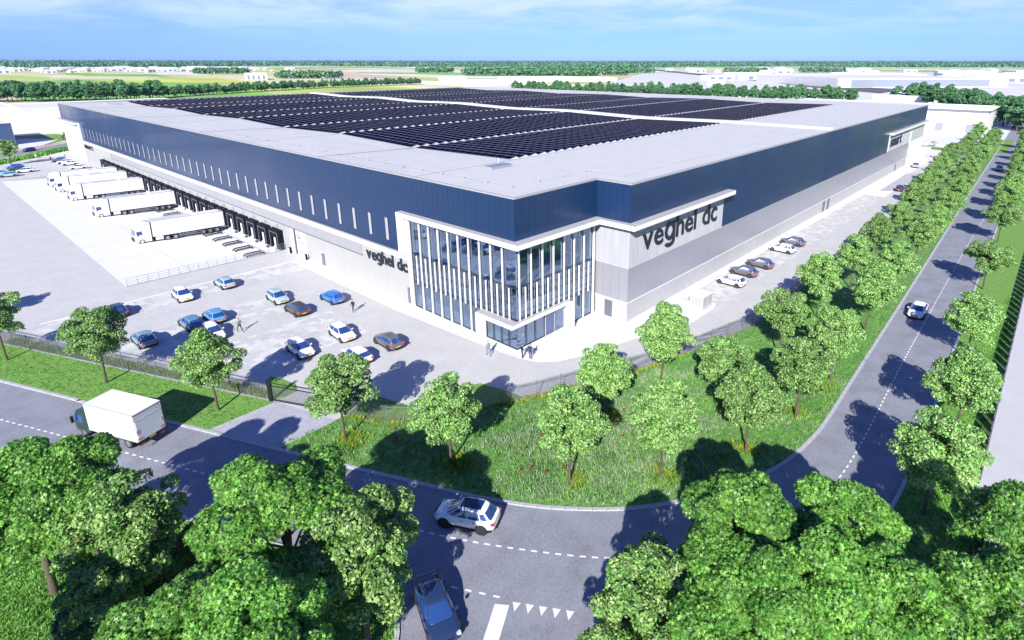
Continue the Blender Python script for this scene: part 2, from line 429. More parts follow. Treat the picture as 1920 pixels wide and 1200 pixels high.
def grass_mat(name, a, b_, c, s1=0.55, s2=2.6):
    m = mat(name, a, rough=0.85, bump=0.9, bscale=3.2)
    nt = m.node_tree; b = nt.nodes['Principled BSDF']
    t = nt.nodes.new('ShaderNodeTexCoord')
    mp = nt.nodes.new('ShaderNodeMapping'); mp.inputs['Rotation'].default_value = (0, 0, 0.5); mp.inputs['Scale'].default_value = (1.0, 2.0, 1)
    nt.links.new(t.outputs['Object'], mp.inputs['Vector'])
    n1 = nt.nodes.new('ShaderNodeTexNoise'); n1.inputs['Scale'].default_value = s1; n1.inputs['Detail'].default_value = 6
    n2 = nt.nodes.new('ShaderNodeTexNoise'); n2.inputs['Scale'].default_value = s2; n2.inputs['Detail'].default_value = 7; n2.inputs['Roughness'].default_value = 0.7
    for n in (n1, n2):
        nt.links.new(mp.outputs[0], n.inputs['Vector'])
    m1 = nt.nodes.new('ShaderNodeMix'); m1.data_type = 'RGBA'; m1.inputs['A'].default_value = (*a, 1); m1.inputs['B'].default_value = (*b_, 1)
    r1 = nt.nodes.new('ShaderNodeMapRange'); r1.inputs['From Min'].default_value = 0.35; r1.inputs['From Max'].default_value = 0.65
    nt.links.new(n2.outputs['Fac'], r1.inputs['Value']); nt.links.new(r1.outputs[0], m1.inputs['Factor'])
    m2 = nt.nodes.new('ShaderNodeMix'); m2.data_type = 'RGBA'; m2.inputs['B'].default_value = (*c, 1)
    r2 = nt.nodes.new('ShaderNodeMapRange'); r2.inputs['From Min'].default_value = 0.45; r2.inputs['From Max'].default_value = 0.72; r2.inputs['To Max'].default_value = 0.75
    nt.links.new(n1.outputs['Fac'], r2.inputs['Value']); nt.links.new(r2.outputs[0], m2.inputs['Factor'])
    nt.links.new(m1.outputs['Result'], m2.inputs['A']); nt.links.new(m2.outputs['Result'], b.inputs['Base Color'])
    return m
grass_mat('lawn', (0.07, 0.19, 0.02), (0.22, 0.38, 0.08), (0.13, 0.29, 0.045))
grass_mat('meadow', (0.035, 0.12, 0.018), (0.20, 0.36, 0.10), (0.08, 0.22, 0.04), s1=0.28, s2=1.4)

# ---------------------------------------------------------------- mesh helpers
_ONES = ['', 'first', 'second', 'third', 'fourth', 'fifth', 'sixth', 'seventh', 'eighth', 'ninth', 'tenth', 'eleventh', 'twelfth', 'thirteenth', 'fourteenth', 'fifteenth', 'sixteenth', 'seventeenth', 'eighteenth', 'nineteenth']
_TENS = ['', '', 'twenty', 'thirty', 'forty', 'fifty', 'sixty', 'seventy', 'eighty', 'ninety']
def ordinal(n):
    if n >= 100: return 'hundred and ' + ordinal(n - 100) if n > 100 else 'hundredth'
    if n < 20: return _ONES[n]
    return (_TENS[n // 10] + '-' + _ONES[n % 10]) if n % 10 else _TENS[n // 10][:-1] + 'ieth'

class MB:
    def __init__(s):
        s.v = []; s.f = []; s.m = []
    def quad(s, a, b, c, d, m=0):
        n = len(s.v); s.v += [a, b, c, d]; s.f.append((n, n + 1, n + 2, n + 3)); s.m.append(m); return s
    def box(s, x0, x1, y0, y1, z0, z1, m=0, R=None):
        n = len(s.v)
        P = [(x0, y0, z0), (x1, y0, z0), (x1, y1, z0), (x0, y1, z0), (x0, y0, z1), (x1, y0, z1), (x1, y1, z1), (x0, y1, z1)]
        if R is not None:
            P = [tuple(R @ Vector(p)) for p in P]
        s.v += P
        for q in [(0, 3, 2, 1), (4, 5, 6, 7), (0, 1, 5, 4), (1, 2, 6, 5), (2, 3, 7, 6), (3, 0, 4, 7)]:
            s.f.append(tuple(n + i for i in q)); s.m.append(m)
        return s
    def tube(s, p, q, r0, r1=None, k=8, m=0, cap=True):
        r1 = r0 if r1 is None else r1
        p = Vector(p); q = Vector(q); d = (q - p)
        if d.length < 1e-6: return s
        d.normalize()
        a = d.orthogonal().normalized(); b = d.cross(a)
        n = len(s.v)
        for c, r in ((p, r0), (q, r1)):
            for i in range(k):
                t = 2 * math.pi * i / k
                s.v.append(tuple(c + (a * math.cos(t) + b * math.sin(t)) * r))
        for i in range(k):
            j = (i + 1) % k
            s.f.append((n + i, n + j, n + k + j, n + k + i)); s.m.append(m)
        if cap:
            s.f.append(tuple(n + i for i in reversed(range(k)))); s.m.append(m)
            s.f.append(tuple(n + k + i for i in range(k))); s.m.append(m)
        return s
    def poly(s, pts, z=0.0, m=0):
        pts = [Vector((p[0], p[1], z if len(p) < 3 else p[2])) for p in pts]
        tris = tessellate_polygon([pts])
        n = len(s.v); s.v += [tuple(p) for p in pts]
        for t in tris:
            a, b, c = [pts[i] for i in t]
            if (b - a).cross(c - a).z < 0: t = (t[0], t[2], t[1])
            s.f.append(tuple(n + i for i in t)); s.m.append(m)
        return s
    def prism(s, pts, z0, z1, m=0):
        s.poly([(p[0], p[1]) for p in pts], z1, m)
        n = len(pts)
        area = sum(pts[i][0] * pts[(i + 1) % n][1] - pts[(i + 1) % n][0] * pts[i][1] for i in range(n))
        for i in range(n):
            a = pts[i]; b = pts[(i + 1) % n]
            if area < 0: a, b = b, a
            s.quad((a[0], a[1], z0), (b[0], b[1], z0), (b[0], b[1], z1), (a[0], a[1], z1), m)
        return s
    def add(s, verts, faces, m=0):
        n = len(s.v); s.v += [tuple(v) for v in verts]
        for f in faces:
            s.f.append(tuple(n + i for i in f)); s.m.append(m)
        return s
    def mesh(s, name, mats, smooth=False):
        me = bpy.data.meshes.new(name)
        me.from_pydata(s.v, [], s.f)
        for mm in (mats if isinstance(mats, (list, tuple)) else [mats]):
            me.materials.append(MATS[mm])
        if len(me.materials) > 1:
            me.polygons.foreach_set('material_index', s.m)
        if smooth:
            me.polygons.foreach_set('use_smooth', [True] * len(me.polygons))
        me.update()
        return me
    def build(s, name, mats, parent=None, smooth=False, loc=(0, 0, 0), rz=0, **props):
        return inst(name, s.mesh(name, mats, smooth), parent, loc, rz, **props)

def inst(name, me, parent=None, loc=(0, 0, 0), rz=0, scale=None, **props):
    o = bpy.data.objects.new(name, me)
    COL.objects.link(o)
    o.parent = parent
    o.location = loc
    if rz: o.rotation_euler = (0, 0, rz)
    if scale is not None:
        o.scale = scale if isinstance(scale, (tuple, list)) else (scale,) * 3
    for k, v in props.items():
        if v is not None: o[k] = v
    return o

def thing(name, label, cat, loc=(0, 0, 0), rz=0, group=None, me=None, scale=None):
    o = inst(name, me, None, loc, rz, scale)
    o['label'] = label; o['category'] = cat
    if group: o['group'] = group
    return o

def kids(o):
    return [c for c in o.children]

def copy_tree(src, parent=None):
    c = src.copy(); COL.objects.link(c)
    c.parent = parent
    for ch in kids(src):
        copy_tree(ch, c)
    return c

def dup(src, label, loc, rz=0, group=None, scale=None):
    c = copy_tree(src)
    c.location = loc; c.rotation_euler = (0, 0, rz)
    c['label'] = label
    if group: c['group'] = group
    if scale: c.scale = (scale,) * 3
    return c

def np_mesh(name, verts, loops, counts, mats, mi=None, smooth=False):
    me = bpy.data.meshes.new(name)
    verts = np.asarray(verts, np.float32); loops = np.asarray(loops, np.int32); counts = np.asarray(counts, np.int32)
    me.vertices.add(len(verts)); me.vertices.foreach_set('co', verts.ravel())
    me.loops.add(len(loops)); me.loops.foreach_set('vertex_index', loops)
    me.polygons.add(len(counts))
    starts = np.concatenate([[0], np.cumsum(counts)[:-1]]).astype(np.int32)
    me.polygons.foreach_set('loop_start', starts)
    try: me.polygons.foreach_set('loop_total', counts)
    except Exception: pass
    for mm in mats: me.materials.append(MATS[mm])
    if mi is not None: me.polygons.foreach_set('material_index', np.asarray(mi, np.int32))
    if smooth: me.polygons.foreach_set('use_smooth', np.ones(len(counts), bool))
    me.update(calc_edges=True)
    me.validate()
    return me
# ---------------------------------------------------------------- ground, roads, paving
def struct(name, mb, mats, **k):
    return mb.build(name, mats, None, kind='structure', **k)

PIT = (-23.0, 0.0, 55.4, 171.0)           # x0, x1, y0, y1 of the sunken loading apron
PZ = -1.15
F = 16000.0
g = MB()
g.quad((-F, -F, -.06), (F, -F, -.06), (F, PIT[2], -.06), (-F, PIT[2], -.06))
g.quad((-F, PIT[3], -.06), (F, PIT[3], -.06), (F, F, -.06), (-F, F, -.06))
g.quad((-F, PIT[2], -.06), (PIT[0], PIT[2], -.06), (PIT[0], PIT[3], -.06), (-F, PIT[3], -.06))
g.quad((1.0, PIT[2], -.06), (F, PIT[2], -.06), (F, PIT[3], -.06), (1.0, PIT[3], -.06))
struct('ground', g, 'fields')

U = [(-160, 321), (-75, 120), (-38.69, 34.26), (-34.15, 23.27), (-30.13, 14.04), (-28.23, 9.61), (-25.49, 2.93), (-22.01, -5.23),
     (-20.09, -9.62), (-18.71, -12.94), (-17.21, -15.9), (-15.88, -18.15), (-14.3, -20.3), (-12.4, -22.5), (-10.5, -24.2), (-8.6, -25.6), (-6.78, -26.7),
     (-5.06, -27.63), (-2.17, -28.85), (1.22, -29.75), (5.02, -30.2), (9.22, -30.3), (22.96, -29.85), (64.12, -28.5), (147.0, -25.6), (268, -21.8), (420, -16.5)]
LL = [(-168, 318), (-83, 117), (-46.2, 31.0), (-41.6, 20.0), (-37.9, 11.2), (-34.95, 5.0), (-32.3, -1.2), (-29.5, -7.6), (-27.7, -11.6), (-26.8, -14.0), (-26.75, -15.4), (-27.05, -16.8),
      (-27.6, -18.0), (-28.4, -19.1), (-30.2, -20.9), (-34, -23.4), (-44, -29.4), (-62, -40)]
LR = [(-57, -47.5), (-40, -37.3), (-27.0, -29.6), (-22.5, -27.3), (-20.1, -27.4), (-17.6, -29.0), (-14.8, -31.3), (-11.4, -33.5), (-7.8, -35.2), (-3.5, -36.5), (0.8, -37.0), (5.6, -37.1), (15.6, -36.95),
      (34.6, -36.3), (58.5, -35.5), (92.1, -34.5), (150, -32.6), (270, -28.6), (420, -23.5)]
struct('road', MB().poly(U + LR[::-1] + LL[::-1], -.02), 'asphalt')

def smooth_line(pts, n=4):
    """Catmull-Rom through the points"""
    P = [Vector((p[0], p[1], 0)) for p in pts]
    out = []
    for i in range(len(P) - 1):
        p0 = P[max(i - 1, 0)]; p1 = P[i]; p2 = P[i + 1]; p3 = P[min(i + 2, len(P) - 1)]
        for k in range(n):
            t = k / n
            out.append(0.5 * ((2 * p1) + (p2 - p0) * t + (2 * p0 - 5 * p1 + 4 * p2 - p3) * t * t + (3 * p1 - p0 - 3 * p2 + p3) * t ** 3))
    out.append(P[-1])
    return out

def ribbon_box(mb, pts, w0, w1, z0, z1, m=0, gap=None):
    """solid strip following pts; w0..w1 offsets to the left of travel"""
    N = len(pts); nor = []
    for i in range(N):
        d = (pts[min(i + 1, N - 1)] - pts[max(i - 1, 0)]).normalized()
        nor.append(Vector((-d.y, d.x, 0)))
    for i in range(N - 1):
        a, b = pts[i], pts[i + 1]
        A0 = a + nor[i] * w0; A1 = a + nor[i] * w1; B0 = b + nor[i + 1] * w0; B1 = b + nor[i + 1] * w1
        mb.quad((A0.x, A0.y, z1), (B0.x, B0.y, z1), (B1.x, B1.y, z1), (A1.x, A1.y, z1), m)
        mb.quad((A0.x, A0.y, z0), (B0.x, B0.y, z0), (B0.x, B0.y, z1), (A0.x, A0.y, z1), m)
        mb.quad((A1.x, A1.y, z1), (B1.x, B1.y, z1), (B1.x, B1.y, z0), (A1.x, A1.y, z0), m)

def arc_points(pts, step):
    out = [pts[0].copy()]; acc = 0
    for i in range(len(pts) - 1):
        a, b = pts[i], pts[i + 1]
        L = (b - a).length; t = step - acc
        while t <= L:
            out.append(a + (b - a) * (t / L)); t += step
        acc = (acc + L) % step if L > 0 else acc
        acc = L - (t - step)
    return out

# kerbs: one thing each, the near stones as parts, the far run joined
kerb_of = {'u': 'pale concrete kerb along the building side of the curving road',
           'l': 'concrete kerb turning into the side road past the foreground trees', 'r': 'concrete kerb along the outer side of the avenue'}
def kerb_line(key, pts, side, near):
    root = thing('kerb', kerb_of[key], 'kerb')
    line = smooth_line(pts, 5)
    near_p = [p for p in line if near(p)]
    i0 = line.index(near_p[0]); i1 = line.index(near_p[-1])
    mb = MB()
    if i0 > 0: ribbon_box(mb, line[:i0 + 1], 0, side * .28, -.05, .075)
    if i1 < len(line) - 1: ribbon_box(mb, line[i1:], 0, side * .28, -.05, .075)
    if mb.v: mb.build('kerb_run', 'kerb', root, kind='stuff')
    st = arc_points(near_p, 1.0)
    for a, b in zip(st[:-1], st[1:]):
        d = (b - a); L = d.length; ang = math.atan2(d.y, d.x)
        k = ('k', round(L, 1), side)
        if k not in KME:
            y0, y1 = sorted((0, side * .28))
            KME[k] = MB().box(.012, L - .012, y0, y1, -.05, .08).mesh('kerb_stone', 'kerb')
        inst('kerb_stone', KME[k], root, (a.x, a.y, random.uniform(-.004, .004)), ang)
KME = {}
kerb_line('u', U, 1, lambda p: p.y < 12 and p.x < 25)
kerb_line('l', LL, -1, lambda p: p.y < 3 and p.x > -36)
kerb_line('r', LR, -1, lambda p: -10 < p.x < 30)

# grass
FENCE_L = [(-107, 206), (-60, 98), (-37.4, 45.4), (-29.84, 27.81), (-22.43, 10.5)]
FENCE_R = [(-18.79, 2.89), (-17.14, -0.87), (-15.54, -2.83), (-8.53, -6.4), (-5.34, -7.98), (-0.66, -9.9), (4.27, -12.0), (6.98, -13.1), (11.52, -14.35), (13.04, -14.85), (21.34, -16.7), (25.2, -17.25), (60, -17.4), (190, -17.2)]
Us = [(p.x, p.y) for p in smooth_line(U, 5)]
verge = [p for p in Us if p[1] > 9.7 and p[0] > -110] + [(-28.3, 9.62)]
gz = .05
struct('grass_verge', MB().poly([(p[0] + .25, p[1] + .1) for p in verge] + [(-22.35, 9.72)] + FENCE_L[::-1], gz), 'lawn')
med = [(-25.65, 2.83)] + [(p[0], p[1] + .02) for p in Us if (p[1] < 2.80) and p[0] < 230]
struct('meadow_ground', MB().poly([(p[0] + .2, p[1] + .1) for p in med] + [(230, -19), (190, -17.2)] + FENCE_R[:-1][::-1] + [(-20.2, 2.85)], gz), 'meadow')
# grass islands poking into the car park behind the fence
for pts in ([(-22.4, 10.7), (-21.2, 14.3), (-20.5, 14.9), (-19.95, 13.4), (-19.6, 11.4), (-20.1, 10.2), (-21.6, 10.1)],
            [(-18.6, 2.9), (-16.9, 3.7), (-15.4, 3.5), (-14.5, .2), (-14.1, -2.6), (-15.4, -2.9), (-17.0, -.9)],
            [(-9.9, -5.6), (-9.2, -2.6), (-8.2, -1.75), (-7.4, -2.2), (-6.6, -5.6), (-6.4, -7.3)]):
    struct('grass_island', MB().prism(pts, -.02, .07), 'lawn')
struct('lawn', MB().poly(LL + [(-200, -120), (-300, 250)], gz - .02), 'lawn')
struct('roadside_lawn', MB().poly(LR[:1] + LR[1:-1] + [(270, -41.2), (-9.5, -41.6), (-12, -80), (-60, -110)], gz - .02), 'lawn')

# yard paving, with the hole of the loading apron left open
yard = [(p[0], p[1]) for p in FENCE_L[::-1]]
y1 = MB().poly([(-22.43, 9.9), (-20.0, 2.9)] + FENCE_R + [(190, -4.8), (14, -4.8), (14, 0.1), (0.1, 0.1), (0.1, 55.4), (-41.8, 55.4), (-37.4, 45.4), (-29.84, 27.81)], 0)
y1.poly([(-41.8, 55.4), (PIT[0], 55.4), (PIT[0], 171), (-91, 171), (-60, 98)], 0)
y1.poly([(-91, 171), (.1, 171), (.1, 216), (-108, 216)], 0)
struct('yard_paving', y1, 'pavers')
struct('driveway', MB().poly([(-28.15, 9.62), (-22.2, 9.95), (-20.0, 2.9), (-25.42, 2.92)], .012), 'driveway_pavers')
ed = MB(); ribbon_box(ed, [Vector((-28.1, 9.66, 0)), Vector((-22.3, 9.72, 0))], 0, .12, -.05, .07); ribbon_box(ed, [Vector((-25.5, 2.88, 0)), Vector((-20.1, 2.86, 0))], -.12, 0, -.05, .07)
struct('driveway_edging', ed, 'kerb')
# parking bays: mottled grass-concrete pavers
b = MB()
b.box(-34.5, -1.9, 43.0, 48.35, -.05, .006)
b.box(-31.5, -9.3, 29.9, 36.6, -.05, .006)
b.poly([(-25.0, 16.6), (-8.2, 16.6), (-8.2, 25.9), (-26.0, 25.9)], .006)
struct('parking_bays', b, 'bay_pavers')
b = MB()
b.poly([(24.8, -11.2), (24.8, -6.1), (109.5, -6.6), (111.5, -11.6)], .006)
struct('parking_bays_side', b, 'bay_pavers')
st = MB()
for k in range(34):
    x = 27.3 + 2.5 * k
    st.box(x - .05, x + .05, -11.1, -6.6, 0, .012)
struct('bay_lines', st, 'bay_light')
# white edge line between parking and the truck entrance
struct('parking_edge_line', MB().box(-33.5, -1.3, 48.38, 48.72, 0, .02), 'paint_white')
# bright walkway around the building, widening into the entrance plaza
walk = [(0.05, 48.4), (-2.4, 48.4), (-2.45, 19.9), (-1.9, 8.5), (-1.55, 3.4), (-1.4, 1.2), (-1.05, -1.6), (-.3, -3.6), (1.2, -5.0), (3.3, -5.95), (7, -7.1), (10.4, -8.05), (13.5, -8.9), (16.5, -10.1), (19.5, -11.0), (25.0, -11.1), (26.6, -10.6), (26.6, -8.0), (24.9, -7.8), (24.85, -6.35), (60, -6.45), (112, -6.7), (112, -11.4), (118, -11.4), (150, -9.0), (188, -8.6), (188, -4.9), (14.1, -4.9), (14.1, 0.05), (.05, .05)]
struct('walkway', MB().prism(walk, -.03, .035), 'concrete_white')
struct('parking_lane_patch', MB().poly([(118, -8.6), (150, -8.4), (152, -11.4), (122, -12.0)], .045), 'concrete_dull')

# sunken loading apron with ramp, retaining walls
ap = MB()
x0, x1, y0_, y1_ = PIT
ap.quad((x0, y0_, 0), (-5.0, y0_, PZ), (-5.0, y1_, PZ), (x0, y1_, 0))
ap.quad((-5.0, y0_, PZ), (0.1, y0_, PZ), (0.1, y1_, PZ), (-5.0, y1_, PZ))
struct('loading_apron', ap, 'concrete_white')
j = MB()
for yy in range(60, 170, 12):
    j.quad((x0, yy, .006), (-5.0, yy, PZ + .006), (-5.0, yy + .05, PZ + .006), (x0, yy + .05, .006))
j.quad((-14.05, y0_, -.562), (-14.0, y0_, -.565), (-14.0, y1_, -.565), (-14.05, y1_, -.562))
struct('apron_joints', j, 'concrete_dull')
rw = MB().box(x0, .1, y0_ - .32, y0_, PZ - .1, .10)
rw.build('retaining_wall', 'white_panel', None, label='low concrete retaining wall at the near end of the loading apron', category='wall')
rw = MB().box(x0, .1, y1_, y1_ + .32, PZ - .1, .10)
rw.build('retaining_wall', 'white_panel', None, label='low concrete retaining wall at the far end of the loading apron', category='wall')
struct('drain_channel', MB().box(-1.75, -1.45, y0_, y1_, PZ, PZ + .012), 'concrete_dull')

def railing(label, P0, P1, step=1.3, h=1.05, z=0.1, mt='fence_metal', rails=(1.0, .62, .3)):
    root = thing('railing', label, 'railing')
    P0 = Vector(P0); P1 = Vector(P1); L = (P1 - P0).length; n = int(L / step)
    me = MB().tube((0, 0, 0), (0, 0, h), .028, k=6).mesh('post', mt)
    for i in range(n + 1):
        p = P0.lerp(P1, i / n)
        inst('post', me, root, (p.x, p.y, z))
    for r in rails:
        MB().tube((P0.x, P0.y, z + h * r), (P1.x, P1.y, z + h * r), .022, k=6).build('rail', mt, root)
    return root
railing('thin steel railing on the retaining wall beside the loading apron', (-22.9, y0_ - .16, 0), (-.4, y0_ - .16, 0), mt='number_grey')

# road markings
def dashes(name, label, pts, a, b, w, first=0):
    line = arc_points([Vector((p[0], p[1], 0)) for p in pts] if len(pts) < 3 else smooth_line(pts, 8), .1)
    n = int((a + b) / .1); k = int(a / .1); i = int(first / .1)
    root = thing(name, label, 'road marking'); c = 0
    far = MB()
    while i + k < len(line):
        p, q = line[i], line[i + k]
        d = (q - p).normalized(); nn = Vector((-d.y, d.x, 0)) * (w / 2)
        L = (q - p).length
        if c < 150:
            if 'd' not in KME or name not in KME: KME[name] = MB().box(0, L, -w / 2, w / 2, -.02, -.012).mesh('dash', 'paint_white')
            inst('dash', KME[name], root, (p.x, p.y, 0), math.atan2(d.y, d.x))
        else:
            far.quad(tuple(p - nn + Vector((0, 0, -.012))), tuple(q - nn + Vector((0, 0, -.012))), tuple(q + nn + Vector((0, 0, -.012))), tuple(p + nn + Vector((0, 0, -.012))))
        c += 1; i += n
    if far.v: far.build('far_dashes', 'paint_white', root, kind='stuff')
dashes('lane_marking', 'dashed white centre line following the road round the bend', [(-39.65, 25.7), (-34.36, 13.43), (-29.48, 2.09), (-23.81, -11.1), (-20.98, -16.95), (-17.65, -22.43), (-15.39, -25.3), (-12.2, -28.4), (-8.4, -30.7), (-4.2, -32.3), (0.3, -33.2), (6.03, -33.44), (18.3, -33.1), (31.5, -32.75), (80, -31.9), (149.5, -30.86), (268, -25.4)], .44, .44, .12)
dashes('junction_marking', 'short row of dashes across the mouth of the side road', [(-25.9, -15.3), (-22.75, -21.3)], .45, .47, .12)
MB().poly([(-23.30, -21.35), (-22.78, -22.05), (-30.6, -26.7), (-31.15, -26.0)], -.012).build('centre_bar', 'paint_white', None, label='broad solid white bar dividing the side road at the junction', category='road marking')
for i in range(5):
    cx, cy = -22.37 + .413 * i, -22.26 - .685 * i
    d = Vector((.516, -.857, 0)); n = Vector((-.857, -.516, 0))
    p = Vector((cx, cy, -.012)); 
    P = [p - d * .25 , p + d * .25, p + n * .62]
    m_ = MB().add([tuple(v) for v in P], [(0, 2, 1)])
    m_.build('yield_triangle', 'paint_white', None, label='white painted give-way triangle, %s in the row beside the centre bar' % ['nearest the bar', 'second from the bar', 'third from the bar', 'fourth from the bar', 'farthest from the bar'][i], category='road marking', group='give-way triangles across the side road')

# ---------------------------------------------------------------- the warehouse
BL = thing('warehouse', 'huge navy and white distribution warehouse with glazed corner office and solar roof', 'building')
def part(name, mb, mats, **k): return mb.build(name, mats, BL, **k)
H = 17.25; ZB = 12.62; YL = 218.0; XR = 185.5; YN = -4.95; XN = 14.0
BOT = 6.95                                   # underside of the navy cladding on the dock side
RB = 7.10                                    # underside on the road side
# inner walls carrying the cladding
w = MB()
w.box(.12, .3, 19.6, YL, PZ, H - .05); w.box(.12, .3, 0.12, 19.6, ZB - .3, H - .05)
w.box(.3, XN + .12, .12, .3, ZB - .3, H - .05)
w.box(XN + .12, XN + .3, YN + .12, 0.3, 0, H - .05)
w.box(XN + .3, XR - .1, YN + .12, YN + .3, 0, H - .05)
w.box(XR - .3, XR - .1, YN + .3, YL, 0, H - .05); w.box(.3, XR, YL - .2, YL, 0, H - .05)
part('structural_wall', w, 'navy_joint')
# cladding panels, one part each where they read, joined beyond
def panel_me(key, wdt, z0, z1, axis, mt):
    k = ('p', key, round(wdt, 3), z0, z1, axis)
    if k not in KME:
        if axis == 'Y': KME[k] = MB().box(0, .12, .013, wdt - .013, z0, z1).mesh(key, mt)
        else: KME[k] = MB().box(.013, wdt - .013, 0, .12, z0, z1).mesh(key, mt)
    return KME[k]
def clad(key, axis, fixed, a, b, z0, z1, mt, pitch, near):
    n = max(1, round((b - a) / pitch)); wdt = (b - a) / n
    far = MB()
    for i in range(n):
        s = a + i * wdt
        jit = (i * 7 % 5) * .0008
        if s < near:
            inst(key, panel_me(key, wdt, z0, z1, axis, mt), BL, (fixed - jit, s, 0) if axis == 'Y' else (s, fixed - jit, 0))
        elif axis == 'Y': far.box(fixed - jit, fixed + .12, s + .013, s + wdt - .013, z0, z1)
        else: far.box(s + .013, s + wdt - .013, fixed - jit, fixed + .12, z0, z1)
    if far.v: part('far_' + key, far, mt, kind='stuff')
clad('navy_panel', 'Y', 0, 0, 19.6, ZB, H - .12, 'navy_metal', 1.0, 999)
clad('navy_panel', 'Y', 0, 19.6, 193.2, BOT, H - .12, 'navy_metal', 1.0, 85)
clad('navy_panel', 'Y', 0, 193.2, YL, 11.8, H - .12, 'navy_metal', 1.0, 0)
clad('navy_panel', 'X', 0, .12, XN, ZB, H - .12, 'navy_metal', 1.0, 999)
clad('navy_panel', 'Y', XN, YN + .12, -.002, ZB, H - .12, 'navy_metal', 1.0, 999)
clad('navy_panel', 'X', YN, XN, 38.5, ZB, H - .12, 'navy_metal', 1.0, 999)
clad('navy_panel', 'X', YN, 38.5, 138.2, RB, H - .12, 'navy_metal', 1.0, 85)
clad('navy_panel', 'X', YN, 138.2, XR, 11.8, H - .12, 'navy_metal', 1.0, 0)
# white concrete plinth panels on the dock side
for a, b_, z0 in ((19.75, 25.0, 0), (25.0, 30.0, 0), (30.0, 36.3, 0), (36.3, 42.2, 0), (43.4, 47.9, 0), (51.4, 55.4, 0)):
    part('plinth_panel', MB().box(0, .12, a + .015, b_ - .015, z0 - .05, 4.36 if b_ > 31 else 6.2), 'white_panel')
part('plinth_panel', MB().box(0, .12, 42.2, 43.4, 2.15, 4.36), 'white_panel')
part('plinth_panel', MB().box(0, .12, 47.9, 51.4, 4.2, 4.36), 'white_panel')
part('plinth_panel', MB().box(0, .12, 30.015, 30.785, 4.36, 6.2), 'white_panel')
part('plinth_panel', MB().box(0, .12, 171.6, 193, -.05, 4.36), 'white_panel')
part('plinth_panel', MB().box(0, .12, 162.5, 193, 4.36, 6.2), 'white_panel')
for k in range(25):
    c = 57.8 + 4.65 * k
    part('dock_panel', MB().box(0, .12, c - 2.31, c + 2.31, 3.2, 4.36), 'white_panel')
part('dock_pier', MB().box(0, .12, 55.4, 171.6, PZ, 3.19), 'concrete_dull')
# grey sheet band above the docks, in lengths
nb = 22
for i in range(nb):
    a = 30.8 + (162.3 - 30.8) * i / nb; b_ = 30.8 + (162.3 - 30.8) * (i + 1) / nb
    part('grey_band_panel', MB().box(-.03, .10, a + .01, b_ - .01, 4.42, 6.2), 'band_grey')
part('band_trim', MB().box(-.10, .0, 30.7, 162.4, 4.36, 4.42), 'dark_frame')
part('ledge_beam', MB().box(-.38, .10, 19.2, 193.0, 6.26, 6.93), 'white_trim')
part('ledge_flashing', MB().box(-.40, -.0, 19.2, 193.0, 6.93, 6.97), 'plinth_grey')
part('ledge_shadow_gap', MB().box(-.05, .10, 19.6, 193.0, 6.2, 6.26), 'dark_frame')
# slot windows in the navy wall
sl = MB().box(-.035, .02, -.32, .32, 8.05, 11.1, 0).mesh('window', 'slot_pane')
fr = MB(); fr.box(-.05, .01, -.36, -.32, 8.0, 11.14); fr.box(-.05, .01, .32, .36, 8.0, 11.14); fr.box(-.05, .01, -.32, .32, 11.1, 11.14); fr.box(-.05, .01, -.32, .32, 8.0, 8.05)
fr = fr.mesh('frame', 'navy_joint')
for k in range(42):
    wnd = inst('window', sl, BL, (-.0, 23.93 + 4.02 * k, 0))
    inst('frame', fr, wnd)
# coping on the roof edge
cp = [((0, 0), (0, YL)), ((0, 0), (XN, 0)), ((XN, 0), (XN, YN)), ((XN, YN), (XR, YN)), ((XR, YN), (XR, YL)), ((0, YL), (XR, YL))]
def coping(x0, x1, y0, y1): part('coping', MB().box(x0, x1, y0, y1, H - .12, H + .04), 'roof_seam')
coping(-.06, .34, -.06, YL + .06); coping(.345, XN - .065, -.06, .34); coping(XN - .06, XN + .34, YN - .06, .34); coping(XN + .345, XR + .06, YN - .06, YN + .34)
coping(XR - .34, XR + .06, YN + .345, YL + .06); coping(.345, XR - .345, YL - .34, YL + .06)

# roof membrane: shallow ridges and valleys, period 48 m
def roof_dz(x, y):
    t = ((y - 18.0) / 48.0) % 1.0
    tri = abs(t - .5) * 2                     # 1 at ridge, 0 at valley
    edge = min(1, max(0, (x - .4) / 16.0), max(0, (XR - x) / 16.0))
    d = (tri - 1) * .50 * edge
    if y < 18: d = 0
    return d
ys = [-4.9, 0.3] + [18 + 24 * i for i in range(0, 9)] + [217.8]
xs = [.3, 14.3, 17, 60, 87.2, 90.6, 130, 168, 176, XR - .3]
rv = []; rf = []
for y in ys:
    for x in xs:
        rv.append((x, y, H - .10 + roof_dz(x, y)))
nx = len(xs)
for jy in range(len(ys) - 1):
    for ix in range(nx - 1):
        if jy == 0 and ix == 0: continue
        a = jy * nx + ix
        rf.append((a, a + 1, a + nx + 1, a + nx))
part('roof', MB().add(rv, rf), 'roof_membrane')
sm = MB()
def seam(x0, y0, x1, y1, w):
    n = max(1, int(max(abs(x1 - x0), abs(y1 - y0)) / 6))
    for i in range(n):
        a = (x0 + (x1 - x0) * i / n, y0 + (y1 - y0) * i / n); b = (x0 + (x1 - x0) * (i + 1) / n, y0 + (y1 - y0) * (i + 1) / n)
        ox, oy = (w, 0) if y0 != y1 else (0, w)
        P = [(a[0] - ox, a[1] - oy), (b[0] - ox, b[1] - oy), (b[0] + ox, b[1] + oy), (a[0] + ox, a[1] + oy)]
        if oy: P = P
        else: P = [P[3], P[2], P[1], P[0]]
        sm.add([(p[0], p[1], H - .085 + roof_dz(*p)) for p in P], [(0, 1, 2, 3)])
for i in range(5): seam(.4, 18 + 48 * i if i else 18, XR - .4, 18 + 48 * i if i else 18, .13 if i else .10)
